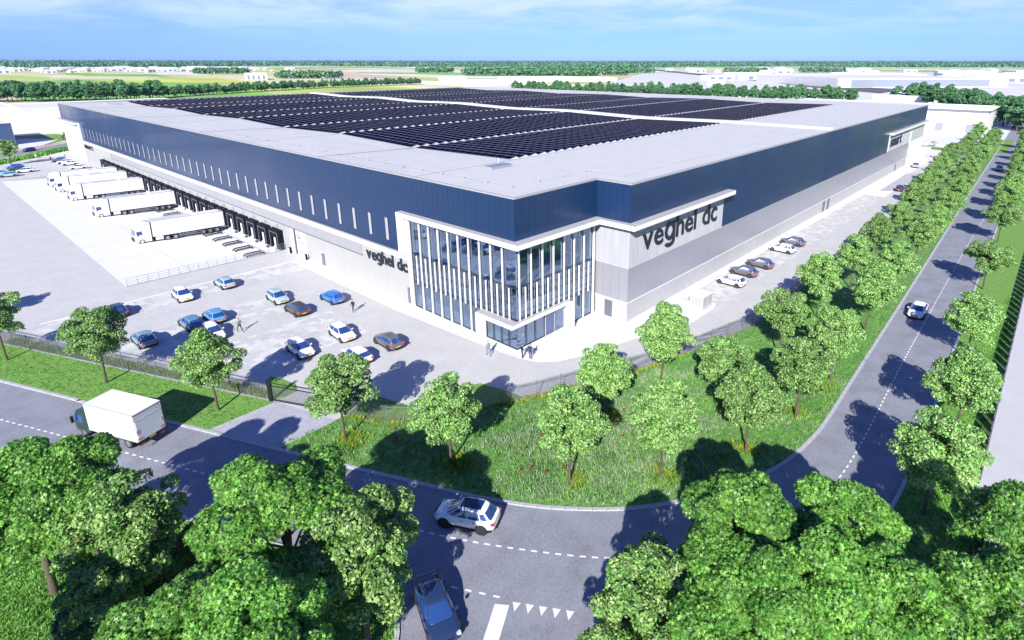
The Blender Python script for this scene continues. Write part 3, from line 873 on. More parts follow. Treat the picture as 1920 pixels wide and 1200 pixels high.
for i in range(4): seam(.4, 42 + 48 * i, XR - .4, 42 + 48 * i, .28)
part('roof_seam', sm, 'roof_seam')
fw = MB()
n = 40
for i in range(n):
    a = YN + .4 + (YL - YN - .8) * i / n; b_ = YN + .4 + (YL - YN - .8) * (i + 1) / n
    za, zb = roof_dz(88.9, a), roof_dz(88.9, b_)
    v = [(88.0, a, H - .15 + za), (89.8, a, H - .15 + za), (89.8, a, H + .42 + za), (88.0, a, H + .42 + za), (88.0, b_, H - .15 + zb), (89.8, b_, H - .15 + zb), (89.8, b_, H + .42 + zb), (88.0, b_, H + .42 + zb)]
    fw.add(v, [(3, 2, 6, 7), (0, 3, 7, 4), (1, 5, 6, 2)] + ([(0, 1, 2, 3)] if i == 0 else []))
part('roof_upstand', fw, 'roof_membrane')
# fall-arrest anchors with their line
an = MB(); an.tube((0, 0, -.25), (0, 0, .34), .05, k=6); an.box(-.16, .16, -.16, .16, -.03, .01); an.tube((0, 0, .30), (0, 0, .38), .12, k=8)
an = an.mesh('roof_anchor', 'plinth_grey')
apts = [(3.9, 4.2 + 4.2 * i) for i in range(51)] + [(3.9 + 4.4 * i, 4.2) for i in range(1, 4)] + [(17.6, 4.0), (17.5, -1.4)] + [(17.5 + 4.2 * i, -1.4) for i in range(1, 39)]
for (x, y) in apts: inst('roof_anchor', an, BL, (x, y, H - .1 + roof_dz(x, y)))
ln = MB()
for (a, b_) in (((3.9, 4.2), (3.9, 214.2)), ((3.9, 4.2), (17.6, 4.0)), ((17.6, 4.0), (17.5, -1.4)), ((17.5, -1.4), (177.1, -1.4))):
    ln.tube((*a, H + .16), (*b_, H + .16), .012, k=4)
part('safety_line', ln, 'plinth_grey')
def hatch(x0, x1, y0, y1):
    r = part('skylight', MB().box(x0, x1, y0, y1, H - .2, H + .28), 'grey_metal')
    mid = (x0 + x1) / 2
    for a, b_ in ((x0 + .08, mid - .04), (mid + .04, x1 - .08)):
        MB().box(a, b_, y0 + .08, y1 - .08, H + .28, H + .33).build('pane', 'skylight_glass', r)
    MB().tube((x1 - 1, y1, H + .3), (x1 - .7, y1 + .2, H + 1.0), .03, k=5).build('opener_arm', 'rim', r)
hatch(10.0, 13.6, 14.1, 15.7)
part('roof_hatch', MB().box(9.2, 13.4, 198.5, 200.2, H - .2, H + .3), 'plinth_grey')

# ---- canopies
def beam(x0, x1, y0, y1, z0, z1, name='canopy_beam'):
    part(name, MB().box(x0, x1, y0, y1, z0, z1), 'white_trim')
    part(name + '_lip', MB().box(x0 + .02, x1 - .02, y0 + .02, y1 - .02, z1, z1 + .05), 'plinth_grey')
C0, C1 = 12.02, 12.57
beam(-.9, -.005, -1.2, 20.35, C0, C1)
beam(.0, 13.1, -1.2, -.005, C0, C1)
beam(13.105, XN - .005, YN - 1.25, -.005, C0, C1)
beam(XN, 39.6, YN - 1.25, YN - .005, C0, C1)
part('frame_post', MB().box(-.9, -.004, 19.45, 20.3, 6.98, C0 - .003), 'white_trim')
part('frame_reveal', MB().box(-.25, -.003, 18.75, 19.35, 0.05, C0 - .004), 'white_trim')

# ---- glazed corner office
part('office_wall', MB().box(.1, 14.1, 19.45, 19.6, 0, ZB - .31), 'interior_white')
part('office_wall', MB().box(13.75, 13.95, .15, 19.4, 0, ZB - .31), 'interior_white')
part('office_ceiling', MB().box(.3, 13.7, .32, 19.4, ZB - .35, ZB - .28), 'interior_white')
part('floor_slab', MB().box(.12, 13.7, .12, 19.4, 0.0, .06), 'interior_floor')
for z in (3.55, 7.35):
    part('floor_slab', MB().box(.35, 13.7, .35, 19.4, z - .3, z), 'interior_floor')
    part('slab_edge', MB().box(.10, .345, .10, 19.4, z - .36, z - .28), 'dark_frame'); part('slab_edge', MB().box(.35, 13.7, .10, .345, z - .36, z - .28), 'dark_frame')
    part('slab_edge', MB().box(.14, .345, .14, 19.4, z - .02, z + .05), 'dark_frame'); part('slab_edge', MB().box(.35, 13.7, .14, .345, z - .02, z + .05), 'dark_frame')
for (x, y) in ((5, 5), (5, 11), (5, 17), (10, 5)):
    part('column', MB().box(x - .18, x + .18, y - .18, y + .18, .06, ZB - .36), 'interior_white')
part('office_partition', MB().box(4.6, 4.7, 11.2, 19.3, .06, 3.2), 'interior_white')
part('office_partition', MB().box(6, 13.6, 8.0, 8.1, .06, 3.2), 'interior_white')
part('office_partition', MB().box(6.5, 6.6, 2.5, 8.0, 3.6, 7.0), 'interior_dark')
part('office_partition', MB().box(3.5, 13.6, 13.0, 13.1, 3.6, 7.0), 'interior_white')
# panes
GX = [.10] + [1.91 + 1.85 * k for k in range(9)] + [18.72]       # along the dock-side glass (Y)
GY = [.10] + [.41 + 1.85 * k for k in range(1, 8)] + [13.9]      # along the entrance-side glass (X)
for (a, b_) in zip(GX[:-1], GX[1:]):
    for z0, z1 in ((0.08, 3.5), (3.54, 7.28), (7.32, C0 - .02)):
        part('glass_pane', MB().box(.05, .07, a + .01, b_ - .01, z0, z1), 'office_glass')
for (a, b_) in zip(GY[:-1], GY[1:]):
    for z0, z1 in ((0.08, 3.5), (3.54, 7.28), (7.32, C0 - .02)):
        part('glass_pane', MB().box(a + .01, b_ - .01, .05, .07, z0, z1), 'office_glass')
for z in (3.52, 7.3):
    part('transom', MB().box(.0, .10, .0, 18.8, z - .05, z + .03), 'dark_frame')
    part('transom', MB().box(.105, 13.95, .0, .10, z - .05, z + .03), 'dark_frame')
part('sill', MB().box(-.02, .11, 0, 18.8, 0, .08), 'dark_frame'); part('sill', MB().box(.115, 13.95, -.02, .11, 0, .08), 'dark_frame')
fin = MB().box(-.18, -.0, -.06, .06, 0, 1).mesh('fin', 'white_trim')
fin2 = MB().box(-.06, .06, -.18, -.0, 0, 1).mesh('fin', 'white_trim')
fd = MB().box(-.16, -.0, -.04, .04, 0, 1).mesh('mullion', 'dark_frame')
fd2 = MB().box(-.04, .04, -.16, 0, 0, 1).mesh('mullion', 'dark_frame')
for k in range(9):
    y = 1.91 + 1.85 * k
    z0 = 3.5 if y < 5.4 else .03
    inst('fin', fin, BL, (-.02, y, z0), scale=(1, 1, C0 - .004 - z0))
    inst('fin', fin, BL, (-.03, y + .93, 3.35), scale=(.9, .9, 3.85))
for k in range(8):
    x = .41 + 1.85 * k
    z0 = 3.5 if x < 8.3 else .03
    if k < 7: inst('fin', fin2, BL, (x, -.02, z0), scale=(1, 1, C0 - .004 - z0))
    if k < 7: inst('fin', fin2, BL, (x + .93, -.03, 3.35), scale=(.9, .9, 3.85))
inst('fin', fin, BL, (-.03, .98, 3.35), scale=(.9, .9, 3.85))
part('fin', MB().box(13.3, 13.5, -.25, -.02, .03, C0 - .004), 'white_trim')
br = MB().box(-.36, -.0, -.45, .45, 0, .05).mesh('bracket', 'dark_frame')
for zz in (4.3, 5.4, 6.4):
    part('fin_rail', MB().box(-.10, -.06, .3, 18.7, zz, zz + .03), 'dark_frame')
    part('fin_rail', MB().box(.3, 13.3, -.10, -.06, zz, zz + .03), 'dark_frame')
# entrance portal
portal = part('entrance_portal', MB().box(-1.21, -.03, -.52, 5.45, 3.0, 3.45).box(-.025, 8.4, -.52, -.03, 3.0, 3.45), 'white_trim')
part('portal_trim', MB().box(-1.18, -.05, -.49, 5.42, 3.45, 3.49).box(-.045, 8.37, -.49, -.05, 3.45, 3.49), 'plinth_grey')
part('portal_jamb', MB().box(-1.21, -.03, 5.0, 5.45, .04, 2.997), 'white_trim')
part('portal_jamb', MB().box(8.0, 8.4, -1.3, -.03, .04, 3.45), 'white_trim')
for y in (1.3, 2.5, 3.8): part('mullion', MB().box(-.06, .0, y - .04, y + .04, .08, 3.0), 'dark_frame')
for x in (1.5, 3.0): part('mullion', MB().box(x - .04, x + .04, -.06, 0, .08, 3.0), 'dark_frame')
for x in (4.6, 6.2, 7.8):
    part('door_frame', MB().box(x - .05, x + .05, -.09, -.0, .05, 2.98), 'plinth_grey')
d_ = part('entrance_door', MB().box(4.65, 6.15, -.05, -.02, .1, 2.9), 'car_glass'); MB().tube((5.3, -.12, .9), (5.3, -.12, 1.5), .02, k=5).build('handle', 'rim', d_)
d_ = part('entrance_door', MB().box(6.25, 7.75, -.05, -.02, .1, 2.9), 'car_glass'); MB().tube((6.5, -.12, .9), (6.5, -.12, 1.5), .02, k=5).build('handle', 'rim', d_)
part('door_sill', MB().box(6.2, 7.8, -.16, -.0, .04, .14), 'plinth_grey')

# ---- road-side facade
for a, b_ in zip([XN, 19, 24, 30, 36, 42, 48, 54, 60, 66, 72, 78, 84, 91, 98, 105, 112, 119, 126, 133, 140, 147, 154, 161], [19, 24, 30, 36, 42, 48, 54, 60, 66, 72, 78, 84, 91, 98, 105, 112, 119, 126, 133, 140, 147, 154, 161, 165]):
    part('plinth_panel', MB().box(a + .012, b_ - .012, YN, YN + .12, 0, 2.45), 'plinth_grey')
part('plinth_panel', MB().box(XN, XN + .12, YN + .13, -1.58, 0, 2.45), 'plinth_grey')
part('plinth_panel', MB().box(XN - .005, XN + .115, -1.56, -.01, 0, 2.45), 'plinth_grey')
part('plinth_cap', MB().box(XN, 165, YN - .05, YN + .0, 2.46, 2.58), 'white_trim'); part('plinth_cap', MB().box(XN - .05, XN - .001, YN - .05, -.01, 2.46, 2.58), 'white_trim')
clad('grey_panel', 'X', YN, XN + .0, 165, 2.6, RB - .1, 'grey_metal', 2.0, 60)
clad('grey_panel', 'Y', XN, YN + .12, -.01, 2.6, RB - .1, 'grey_metal', 1.2, 60)
part('band_cap', MB().box(XN, 38.5, YN - .04, YN + .0, RB - .1, RB - .03), 'white_trim'); part('band_cap', MB().box(XN - .04, XN - .001, YN - .04, -.01, RB - .1, RB - .03), 'white_trim')
rb = MB()
def ribs(axis, a, b_, fx, z0, z1):
    s = a; i = 0
    if axis == 'X': rb.box(a, b_, fx + .04, fx + .12, z0, z1)
    else: rb.box(fx + .04, fx + .12, a, b_, z0, z1)
    while s < b_ - .1:
        wdt = .13 if i % 3 else .20
        if axis == 'X': rb.box(s, s + wdt, fx - .02, fx + .04, z0, z1)
        else: rb.box(fx - .02, fx + .04, s, s + wdt, z0, z1)
        s += wdt + .11; i += 1
ribs('X', XN + .05, 38.5, YN, RB, C0 + .2); ribs('Y', YN + .05, -.02, XN, RB, C0 + .2)
part('ribbed_cladding', rb, 'ribbed_metal', kind='stuff')
rb = MB(); ribs('X', 138.2, 164.6, YN, RB, 11.75); part('ribbed_cladding', rb, 'ribbed_metal', kind='stuff')
part('side_door', MB().box(XN - .03, XN + .02, -2.72, -1.58, .04, 2.2), 'door_grey')
for x in (86.6, 89.6, 150.5):
    part('side_door', MB().box(x, x + 1.5, YN - .03, YN + .02, .04, 2.35), 'door_grey')
part('frame_post', MB().box(138.0, 138.2, YN - .12, YN - .002, RB, 11.55), 'white_trim')
beam(137.8, 187.2, YN - 1.0, YN - .005, 11.75, 12.3)
# far-right glazed corner, pale fins
part('office_front', MB().box(165, XR, YN - .02, YN + .11, 0, 11.6), 'white_trim')
for i in range(12):
    x = 167.4 + 1.5 * i
    part('office_window', MB().box(x, x + .7, YN - .06, YN - .02, 7.3, 11.3), 'office_pane')
for i in range(5):
    x = 167.4 + 1.5 * i
    part('office_window', MB().box(x, x + .7, YN - .06, YN - .02, .4, 3.2), 'office_pane')
part('porch', MB().box(176.5, 177.4, YN - 3, YN - .03, 0, 3.2).box(176.5, 186, YN - 3, YN - .03, 3.2, 3.7), 'white_trim')
part('porch_glazing', MB().box(177.5, 185.2, YN - .09, YN - .065, 0.05, 3.1), 'dark_frame')
# ---- dock-side far office
part('office_front', MB().box(-.02, .11, 193.1, YL, 0, 11.75), 'white_trim')
beam(-1.5, -.025, 192.4, YL + 1.5, 11.75, 12.3)
part('frame_post', MB().box(-.55, -.021, 192.3, 193.3, 6.98, 11.74), 'white_trim')
for i in range(12):
    y = 195.2 + 1.85 * i
    part('office_window', MB().box(-.07, -.025, y, y + .85, 7.4, 11.3), 'office_pane')
    part('office_window', MB().box(-.07, -.025, y, y + .85, .5, 3.6), 'office_pane')
    part('fin', MB().box(-.45, -.03, y - .45, y - .3, .1, 3.7).box(-.45, -.03, y - .45, y - .3, 7.2, 11.6), 'white_trim')

# ---- doors on the dock side
def grey_door(a, b_, z1):
    d = part('side_door', MB().box(.02, .06, a, b_, 0, z1), 'door_grey')
    MB().box(-.04, .10, b_, b_ + .07, 0, z1 + .06).box(-.04, .10, a, b_, z1 + .001, z1 + .06).build('frame', 'white_trim', d)
    MB().tube((-.06, a + .15, 1.0), (.0, a + .15, 1.0), .02, k=5).build('handle', 'rim', d)
grey_door(42.3, 43.3, 2.12)
part('side_door', MB().box(-.035, -.002, 19.42, 20.3, .04, 2.25), 'door_grey')
od = part('overhead_door', MB().box(.04, .10, 47.95, 51.35, 0, 4.2), 'interior_white')
for i in range(1, 7): MB().box(.03, .045, 47.97, 51.33, .6 * i - .012, .6 * i + .012).build('door_joint', 'band_grey', od)
MB().box(.028, .042, 49.0, 49.6, 2.2, 2.5).build('door_window', 'number_grey', od)
part('downpipe', MB().box(-.42, -.02, 52.05, 52.3, .0, 4.35), 'white_trim')
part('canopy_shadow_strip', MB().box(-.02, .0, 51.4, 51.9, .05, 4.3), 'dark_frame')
for y in (52.9, 47.4):
    bo = thing('bollard', 'black and white bollard at the %s side of the numbered overhead door' % ('left' if y > 50 else 'right'), 'bollard', (-.55, y, 0), 0, 'bollards at the overhead door')
    MB().box(-.18, .18, -.15, .15, 0, 1.0).build('bollard_body', 'black_rubber', bo)
    MB().box(-.30, -.19, -.16, .16, 0, .9).build('bollard_face', 'white_trim', bo)
# ---- loading docks
sh = MB()
W2 = 1.78; D = -.95; Z1 = 3.12; Z0 = -.05
sh.box(D, .0, -W2, -W2 + .22, Z0, Z1); sh.box(D, .0, W2 - .22, W2, Z0, Z1); sh.box(D, .0, -W2 + .22, W2 - .22, Z1 - .22, Z1)
sh.box(D + .02, D + .06, -W2 + .22, -.78, Z0, Z1 - .22); sh.box(D + .02, D + .06, .78, W2 - .22, Z0, Z1 - .22); sh.box(D + .02, D + .06, -.78, .78, 1.95, Z1 - .22)
sh.prism([(D - .03, -W2 - .03), (.0, -W2 - .03), (.0, W2 + .03), (D - .03, W2 + .03)], Z1, Z1 + .12)
sh = sh.mesh('dock_shelter', 'black_rubber')
tr = MB(); tr.box(D - .02, D, -W2 + .30, -W2 + .34, Z0, Z1 - .3); tr.box(D - .02, D, W2 - .34, W2 - .30, Z0, Z1 - .3); tr.box(D - .02, D, -W2 + .3, W2 - .3, Z1 - .34, Z1 - .3)
tr = tr.mesh('edge_line', 'dock_line')
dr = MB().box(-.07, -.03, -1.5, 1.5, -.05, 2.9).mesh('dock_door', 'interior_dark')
lv = MB(); lv.box(D + .12, D + .22, -.24, .24, -.15, 2.0); lv.box(D - .35, .0, -.62, .62, -.45, -.12); lv.prism([(D - .35, -.62), (D - .05, -.62), (D - .05, .62), (D - .35, .62)], -.12, .02)
lv = lv.mesh('dock_leveller', 'white_trim')
gd = MB()
for s in (-1.62, 1.62):
    for (a, b_) in (((-2.25, s, 0), (-2.25, s, .30)), ((-2.25, s, .30), (-4.6, s, .30)), ((-4.6, s, .30), (-5.05, s + (.18 if s > 0 else -.18), .22)), ((-5.05, s + (.18 if s > 0 else -.18), .22), (-5.05, s + (.18 if s > 0 else -.18), 0))):
        gd.tube(a, b_, .12, k=8)
gd = gd.mesh('wheel_guide', 'dark_metal')
bp = MB(); bp.box(-.16, 0, -1.35, -1.0, -.75, -.2); bp.box(-.16, 0, 1.0, 1.35, -.75, -.2); bp = bp.mesh('dock_bumper', 'black_rubber')

# text helpers: every letter its own mesh part
def letter_mesh(ch, size, depth, bold):
    k = ('t', ch, size, bold)
    if k in KME: return KME[k]
    if ch == 'g':                            # single-storey g: ring, stem and hooked tail
        s_ = size; t = .105 * s_ + bold * 1.6; xh = .545 * s_; w_ = .50 * s_; mb = MB()
        def arc_strip(cx, cy, rx, ry, a0, a1, n):
            for i in range(n):
                A = [a0 + (a1 - a0) * (i + e) / n for e in (0, 1)]
                o0, o1 = [(cx + rx * math.cos(q), cy + ry * math.sin(q)) for q in A]
                i0, i1 = [(cx + (rx - t) * math.cos(q), cy + (ry - t) * math.sin(q)) for q in A]
                P = [i0, o0, o1, i1]
                lo = [(p[0], p[1], -depth) for p in P]; hi = [(p[0], p[1], depth) for p in P]
                mb.add(lo + hi, [(4, 5, 6, 7), (0, 3, 2, 1), (1, 2, 6, 5), (3, 0, 4, 7)])
        arc_strip(w_ / 2, xh / 2, w_ / 2, xh / 2 + .01 * s_, 0, 2 * math.pi, 28)
        mb.box(w_ - t, w_, -.06 * s_, xh, -depth * 1.02, depth * 1.02)
        arc_strip(w_ / 2, -.06 * s_, w_ / 2, .165 * s_, 0, -math.pi * .86, 14)
        me = bpy.data.meshes.new('letter'); me.from_pydata(mb.v, [], mb.f); me.update()
        KME[k] = (me, w_)
        return KME[k]
    cu = bpy.data.curves.new('t', 'FONT'); cu.body = ch; cu.size = size; cu.extrude = depth; cu.offset = bold; cu.resolution_u = 3
    ob = bpy.data.objects.new('t', cu); COL.objects.link(ob)
    bpy.context.view_layer.update()
    me = bpy.data.meshes.new_from_object(ob.evaluated_get(bpy.context.evaluated_depsgraph_get()))
    bpy.data.objects.remove(ob); bpy.data.curves.remove(cu)
    xs_ = [v.co.x for v in me.vertices] or [0]
    lo, hi = min(xs_), max(xs_)
    for v in me.vertices: v.co.x -= lo
    me.materials.clear()
    KME[k] = (me, hi - lo)
    return KME[k]

def sign(text, parent, origin, udir, height, size, squeeze, depth, bold, mt, gap=.06, name='letter', ascale=1.0, width=None):
    """upright letters starting at origin, running along udir (unit XY vector); width fits the run exactly"""
    u = Vector((udir[0], udir[1], 0)); x = 0
    pos = []
    for ch in text:
        if ch == ' ': x += size * .30; continue
        me, wd = letter_mesh(ch, size, depth, bold)
        pos.append((ch, x)); x += wd + gap * size
    sx = squeeze if width is None else width / (x - gap * size)
    ang = math.atan2(u.y, u.x)
    for ch, px in pos:
        me, wd = letter_mesh(ch, size, depth, bold)
        if not me.materials: me.materials.append(MATS[mt])
        o = inst(name, me, parent)
        o.location = Vector(origin) + u * (px * sx)
        o.rotation_euler = (math.pi / 2, 0, ang)
        o.scale = (sx, ascale, 1)
# dock side: reads from +Y to -Y when seen from outside
s1 = inst('sign', None, BL); sign('veghel dc', s1, (-.09, 29.6, 4.38), (0, -1), 1, 2.35, 1, .06, .06, 'sign_black', width=9.7, gap=.045)
s2 = inst('sign', None, BL); sign('veghel dc', s2, (16.7, YN - .12, 8.62), (1, 0), 1, 4.3, 1, .06, .03, 'sign_black', width=19.6, gap=.07)
s3 = inst('sign', None, BL); sign('smart', s3, (139.9, YN - .12, 8.35), (1, 0), 1, 4.3, 1, .08, .03, 'sign_black', width=12.9, gap=.06)
s4 = inst('sign', None, BL); sign('smart', s4, (-.09, 192.0, 4.65), (0, -1), 1, 2.3, 1, .06, .03, 'sign_black', width=10.5, gap=.05)
sign('26', od, (.02, 50.9, 2.85), (0, -1), 1, 1.25, 1, .02, .03, 'number_grey', width=1.0)
for k in range(25):
    c = 57.8 + 4.65 * k
    dk = inst('loading_dock', None, BL, (0, c, 0))
    inst('dock_shelter', sh, dk); inst('edge_line', tr, dk); inst('dock_door', dr, dk); inst('dock_leveller', lv, dk, (0, 0, 0))
    inst('wheel_guide', gd, dk, (0, 0, PZ)); inst('dock_bumper', bp, dk)
    num = str(25 - k)
    sign(num, dk, (-.02, .42, 3.42), (0, -1), 1, .8, .8, .01, .012, 'number_grey', name='number')
for o in bpy.data.objects:
    if o.name.startswith('number') and o.parent and o.parent.name.startswith('loading_dock'):
        pass
railing('short steel handrail at the near end of the row of loading docks', (-.25, 55.6, 0), (-1.9, 55.25, 0), step=.8, mt='fence_metal')

# ---------------------------------------------------------------- solar array
pw, pd = 1.735, 1.46
tilt = math.radians(6.5)
cx_, sx_ = math.cos(tilt) * pd, math.sin(tilt) * pd
def panel_mb(mb, n, yoff=0.0, slope=0.0):
    for i in range(n):
        a = yoff + i * pw + .02; b_ = yoff + (i + 1) * pw - .02
        za, zb = slope * (a - yoff), slope * (b_ - yoff)
        v = [(0, a, .06 + za), (cx_, a, .06 + sx_ + za), (cx_, b_, .06 + sx_ + zb), (0, b_, .06 + zb)]
        t = [(p[0], p[1], p[2] + .035) for p in v]
        inset = [(.04, a + .04, .06 + .035 + .004 + sx_ * .0185 + za), (cx_ - .04, a + .04, .06 + .035 + .004 + sx_ * .9815 + za), (cx_ - .04, b_ - .04, .06 + .035 + .004 + sx_ * .9815 + zb), (.04, b_ - .04, .06 + .035 + .004 + sx_ * .0185 + zb)]
        mb.add(v + t, [(4, 5, 6, 7), (0, 3, 2, 1), (0, 1, 5, 4), (1, 2, 6, 5), (2, 3, 7, 6), (3, 0, 4, 7)], 0)
        mb.add(inset, [(0, 1, 2, 3)], 1)
def mount_mb(mb, n, yoff=0.0, slope=0.0):
    # triangular end plates and a low rear rail, pale like the membrane
    L = n * pw
    for yy, dz in ((yoff - .10, 0), (yoff + L + .02, slope * L)):
        mb.add([(0, yy, dz - .02), (cx_ + .42, yy, dz - .02), (cx_, yy, .09 + sx_ + dz), (0, yy + .08, dz - .02), (cx_ + .42, yy + .08, dz - .02), (cx_, yy + .08, .09 + sx_ + dz)],
               [(0, 1, 2), (3, 5, 4), (0, 2, 5, 3), (1, 4, 5, 2)])
    mb.add([(cx_ + .02, yoff, -.02), (cx_ + .25, yoff, -.02), (cx_ + .02, yoff, .05 + sx_), (cx_ + .02, yoff + L, slope * L - .02), (cx_ + .25, yoff + L, slope * L - .02), (cx_ + .02, yoff + L, .05 + sx_ + slope * L)],
           [(1, 4, 5, 2)])
    mb2 = mb; mb2.add([(cx_ - .03, yoff, sx_ + .10), (cx_ + .05, yoff, sx_ + .10), (cx_ + .05, yoff + L, slope * L + sx_ + .10), (cx_ - .03, yoff + L, slope * L + sx_ + .10), (cx_ - .03, yoff, sx_ + .075), (cx_ - .03, yoff + L, slope * L + sx_ + .075)],
           [(0, 1, 2, 3), (4, 0, 3, 5)], 1)
NP = 13
RP = 2.05
cols = [17.65 + RP * i for i in range(33)] + [92.3 + RP * i for i in range(36)]
bands = []
for b_i in range(8):
    ya = 18.0 + 24 * b_i
    up = -1 if b_i % 2 == 0 else 1
    bands.append((ya + .75, up * .5 / 24))
panel_me = {}
for s_ in (-1, 1):
    sl_ = s_ * .5 / 24
    q = MB(); panel_mb(q, 1, 0, sl_); single = q.mesh('solar_panel', ['solar_frame', 'solar_glass'])
    q = MB(); mount_mb(q, NP, 0, sl_); mount = q.mesh('mounting_frame', ['solar_mount', 'solar_cap'])
    q = MB(); panel_mb(q, NP, 0, sl_); row = q.mesh('solar_panel_row', ['solar_frame', 'solar_glass'])
    panel_me[s_] = (single, mount, row)
cand = []
for x in cols:
    for (y, sl_) in bands:
        d = math.hypot(x + 41, y + 20 + 41)
        cand.append((d, x, y, sl_))
cand.sort()
far_p, far_m = MB(), MB()
BANDW = ['first', 'second', 'third', 'fourth', 'fifth', 'sixth', 'seventh', 'eighth']
GR = 'rows of solar panels on the warehouse roof'
for i, (d, x, y, sl_) in enumerate(cand):
    s_ = 1 if sl_ > 0 else -1
    z = H - .08 + roof_dz(x + .8, y)
    if i < 300:
        r = thing('solar_panel_row', '%s solar panel row from the dock side in the %s band from the front' % (ordinal(cols.index(x) + 1), BANDW[[q[0] for q in bands].index(y)]), 'solar panels', (x, y, z), 0, GR)
        inst('mounting_frame', panel_me[s_][1], r)
        if i < 64:
            for k in range(NP):
                inst('solar_panel', panel_me[s_][0], r, (0, k * pw, sl_ * k * pw))
        else:
            inst('panel_strip', panel_me[s_][2], r, kind='stuff')
    else:
        for mb_, me_ in ((far_p, panel_me[s_][2]), (far_m, panel_me[s_][1])):
            pass
        inst_list = (x, y, z, s_)
        FAR_ROWS = globals().setdefault('FAR_ROWS', []); FAR_ROWS.append(inst_list)
def join_copies(name, me_of, rows, mats):
    V = []; Lp = []; Ct = []; MI = []; off = 0
    cache = {}
    for (x, y, z, s_) in rows:
        if s_ not in cache:
            me = me_of(s_); v = np.empty(len(me.vertices) * 3, np.float32); me.vertices.foreach_get('co', v)
            l = np.empty(len(me.loops), np.int32); me.loops.foreach_get('vertex_index', l)
            c = np.array([p.loop_total for p in me.polygons], np.int32); mi = np.array([p.material_index for p in me.polygons], np.int32)
            cache[s_] = (v.reshape(-1, 3), l, c, mi)
        v, l, c, mi = cache[s_]
        V.append(v + np.array([x, y, z], np.float32)); Lp.append(l + off); Ct.append(c); MI.append(mi); off += len(v)
    return np_mesh(name, np.concatenate(V), np.concatenate(Lp), np.concatenate(Ct), mats, np.concatenate(MI))
o = inst('far_solar_rows', join_copies('far_solar_rows', lambda s: panel_me[s][2], FAR_ROWS, ['solar_frame', 'solar_glass']))
o['kind'] = 'stuff'; o['label'] = 'distant rows of dark solar panels on the far part of the roof'; o['category'] = 'solar panels'
o = inst('far_solar_mounts', join_copies('far_solar_mounts', lambda s: panel_me[s][1], FAR_ROWS, ['solar_mount', 'solar_cap']))
o['kind'] = 'stuff'; o['label'] = 'pale mounting frames under the distant solar rows'; o['category'] = 'solar panels'
# ---------------------------------------------------------------- vehicles
def loft(sections, close_ends=True):
    """sections: list of closed rings with equal counts"""
    n = len(sections[0]); v = []; f = []
    for s_ in sections: v += s_
    for i in range(len(sections) - 1):
        for k in range(n):
            a = i * n + k; b = i * n + (k + 1) % n
            f.append((a, b, b + n, a + n))
    if close_ends:
        f.append(tuple(reversed(range(n)))); f.append(tuple((len(sections) - 1) * n + k for k in range(n)))
    return v, f

def subdiv_mesh(name, v, f, mats, levels=1, crease=None):
    me = bpy.data.meshes.new(name); me.from_pydata([tuple(p) for p in v], [], f)
    o = bpy.data.objects.new('tmp', me); COL.objects.link(o)
    md = o.modifiers.new('s', 'SUBSURF'); md.levels = levels; md.render_levels = levels
    bpy.context.view_layer.update()
    m2 = bpy.data.meshes.new_from_object(o.evaluated_get(bpy.context.evaluated_depsgraph_get()))
    bpy.data.objects.remove(o); bpy.data.meshes.remove(me)
    m2.name = name
    bm = bmesh.new(); bm.from_mesh(m2); bmesh.ops.recalc_face_normals(bm, faces=bm.faces[:]); bm.to_mesh(m2); bm.free()
    m2.materials.clear()
    for mm in mats: m2.materials.append(MATS[mm])
    m2.polygons.foreach_set('use_smooth', [True] * len(m2.polygons)); m2.update()
    return m2

def sgnpow(v, e): return math.copysign(abs(v) ** e, v)

class Cabin:
    def __init__(s, x0b, x1b, x0t, x1t, hwb, hwt, zb, zt):
        s.b = ((x0b + x1b) / 2, (x1b - x0b) / 2, hwb, zb); s.t = ((x0t + x1t) / 2, (x1t - x0t) / 2, hwt, zt)
    def pt(s, th, t, off=0.0):
        c, si = math.cos(th), math.sin(th); e = .42
        xc = s.b[0] + (s.t[0] - s.b[0]) * t; a = s.b[1] + (s.t[1] - s.b[1]) * t + off
        h = s.b[2] + (s.t[2] - s.b[2]) * (t ** 1.25) + off
        z = s.b[3] + (s.t[3] - s.b[3]) * t
        return (xc + a * sgnpow(c, e), h * sgnpow(si, e), z)
    def solid(s, zt_roof):
        n = 28; rings = []
        for t, k in ((-.12, 1), (0, 1), (.5, 1), (.92, 1), (1.0, .965), (1.035, .90)):
            ring = []
            for i in range(n):
                x, y, z = s.pt(2 * math.pi * i / n, min(t, 1.0) if t > 0 else 0)
                if t < 0: z = s.b[3] - .12
                xc = s.t[0]
                if t >= 1: x = xc + (x - xc) * k; y *= k; z = s.t[3] + (t - 1) * .9
                ring.append((x, y, z))
            rings.append(ring)
        v, f = loft(rings, close_ends=False)
        # roof cap, gently domed
        m = len(v); top = [len(v) - n + i for i in range(n)]
        ring2 = [((p[0] - s.t[0]) * .55 + s.t[0], p[1] * .55, p[2] + .022) for p in v[-n:]]
        v += ring2; v.append((s.t[0], 0, s.t[3] + .06))
        for i in range(n):
            j = (i + 1) % n
            f.append((top[i], top[j], m + j, m + i)); f.append((m + i, m + j, m + n))
        return v, f
    def pane(s, a0, a1, t0, t1, off=.012, nu=8, nv=3, slant=0.0):
        v = []; f = []
        for j in range(nv + 1):
            for i in range(nu + 1):
                v.append(s.pt(a0 + (a1 - a0) * i / nu, t0 + (t1 - t0) * j / nv, off))
        for j in range(nv):
            for i in range(nu):
                a = j * (nu + 1) + i; f.append((a, a + 1, a + nu + 2, a + nu + 1))
        return v, f

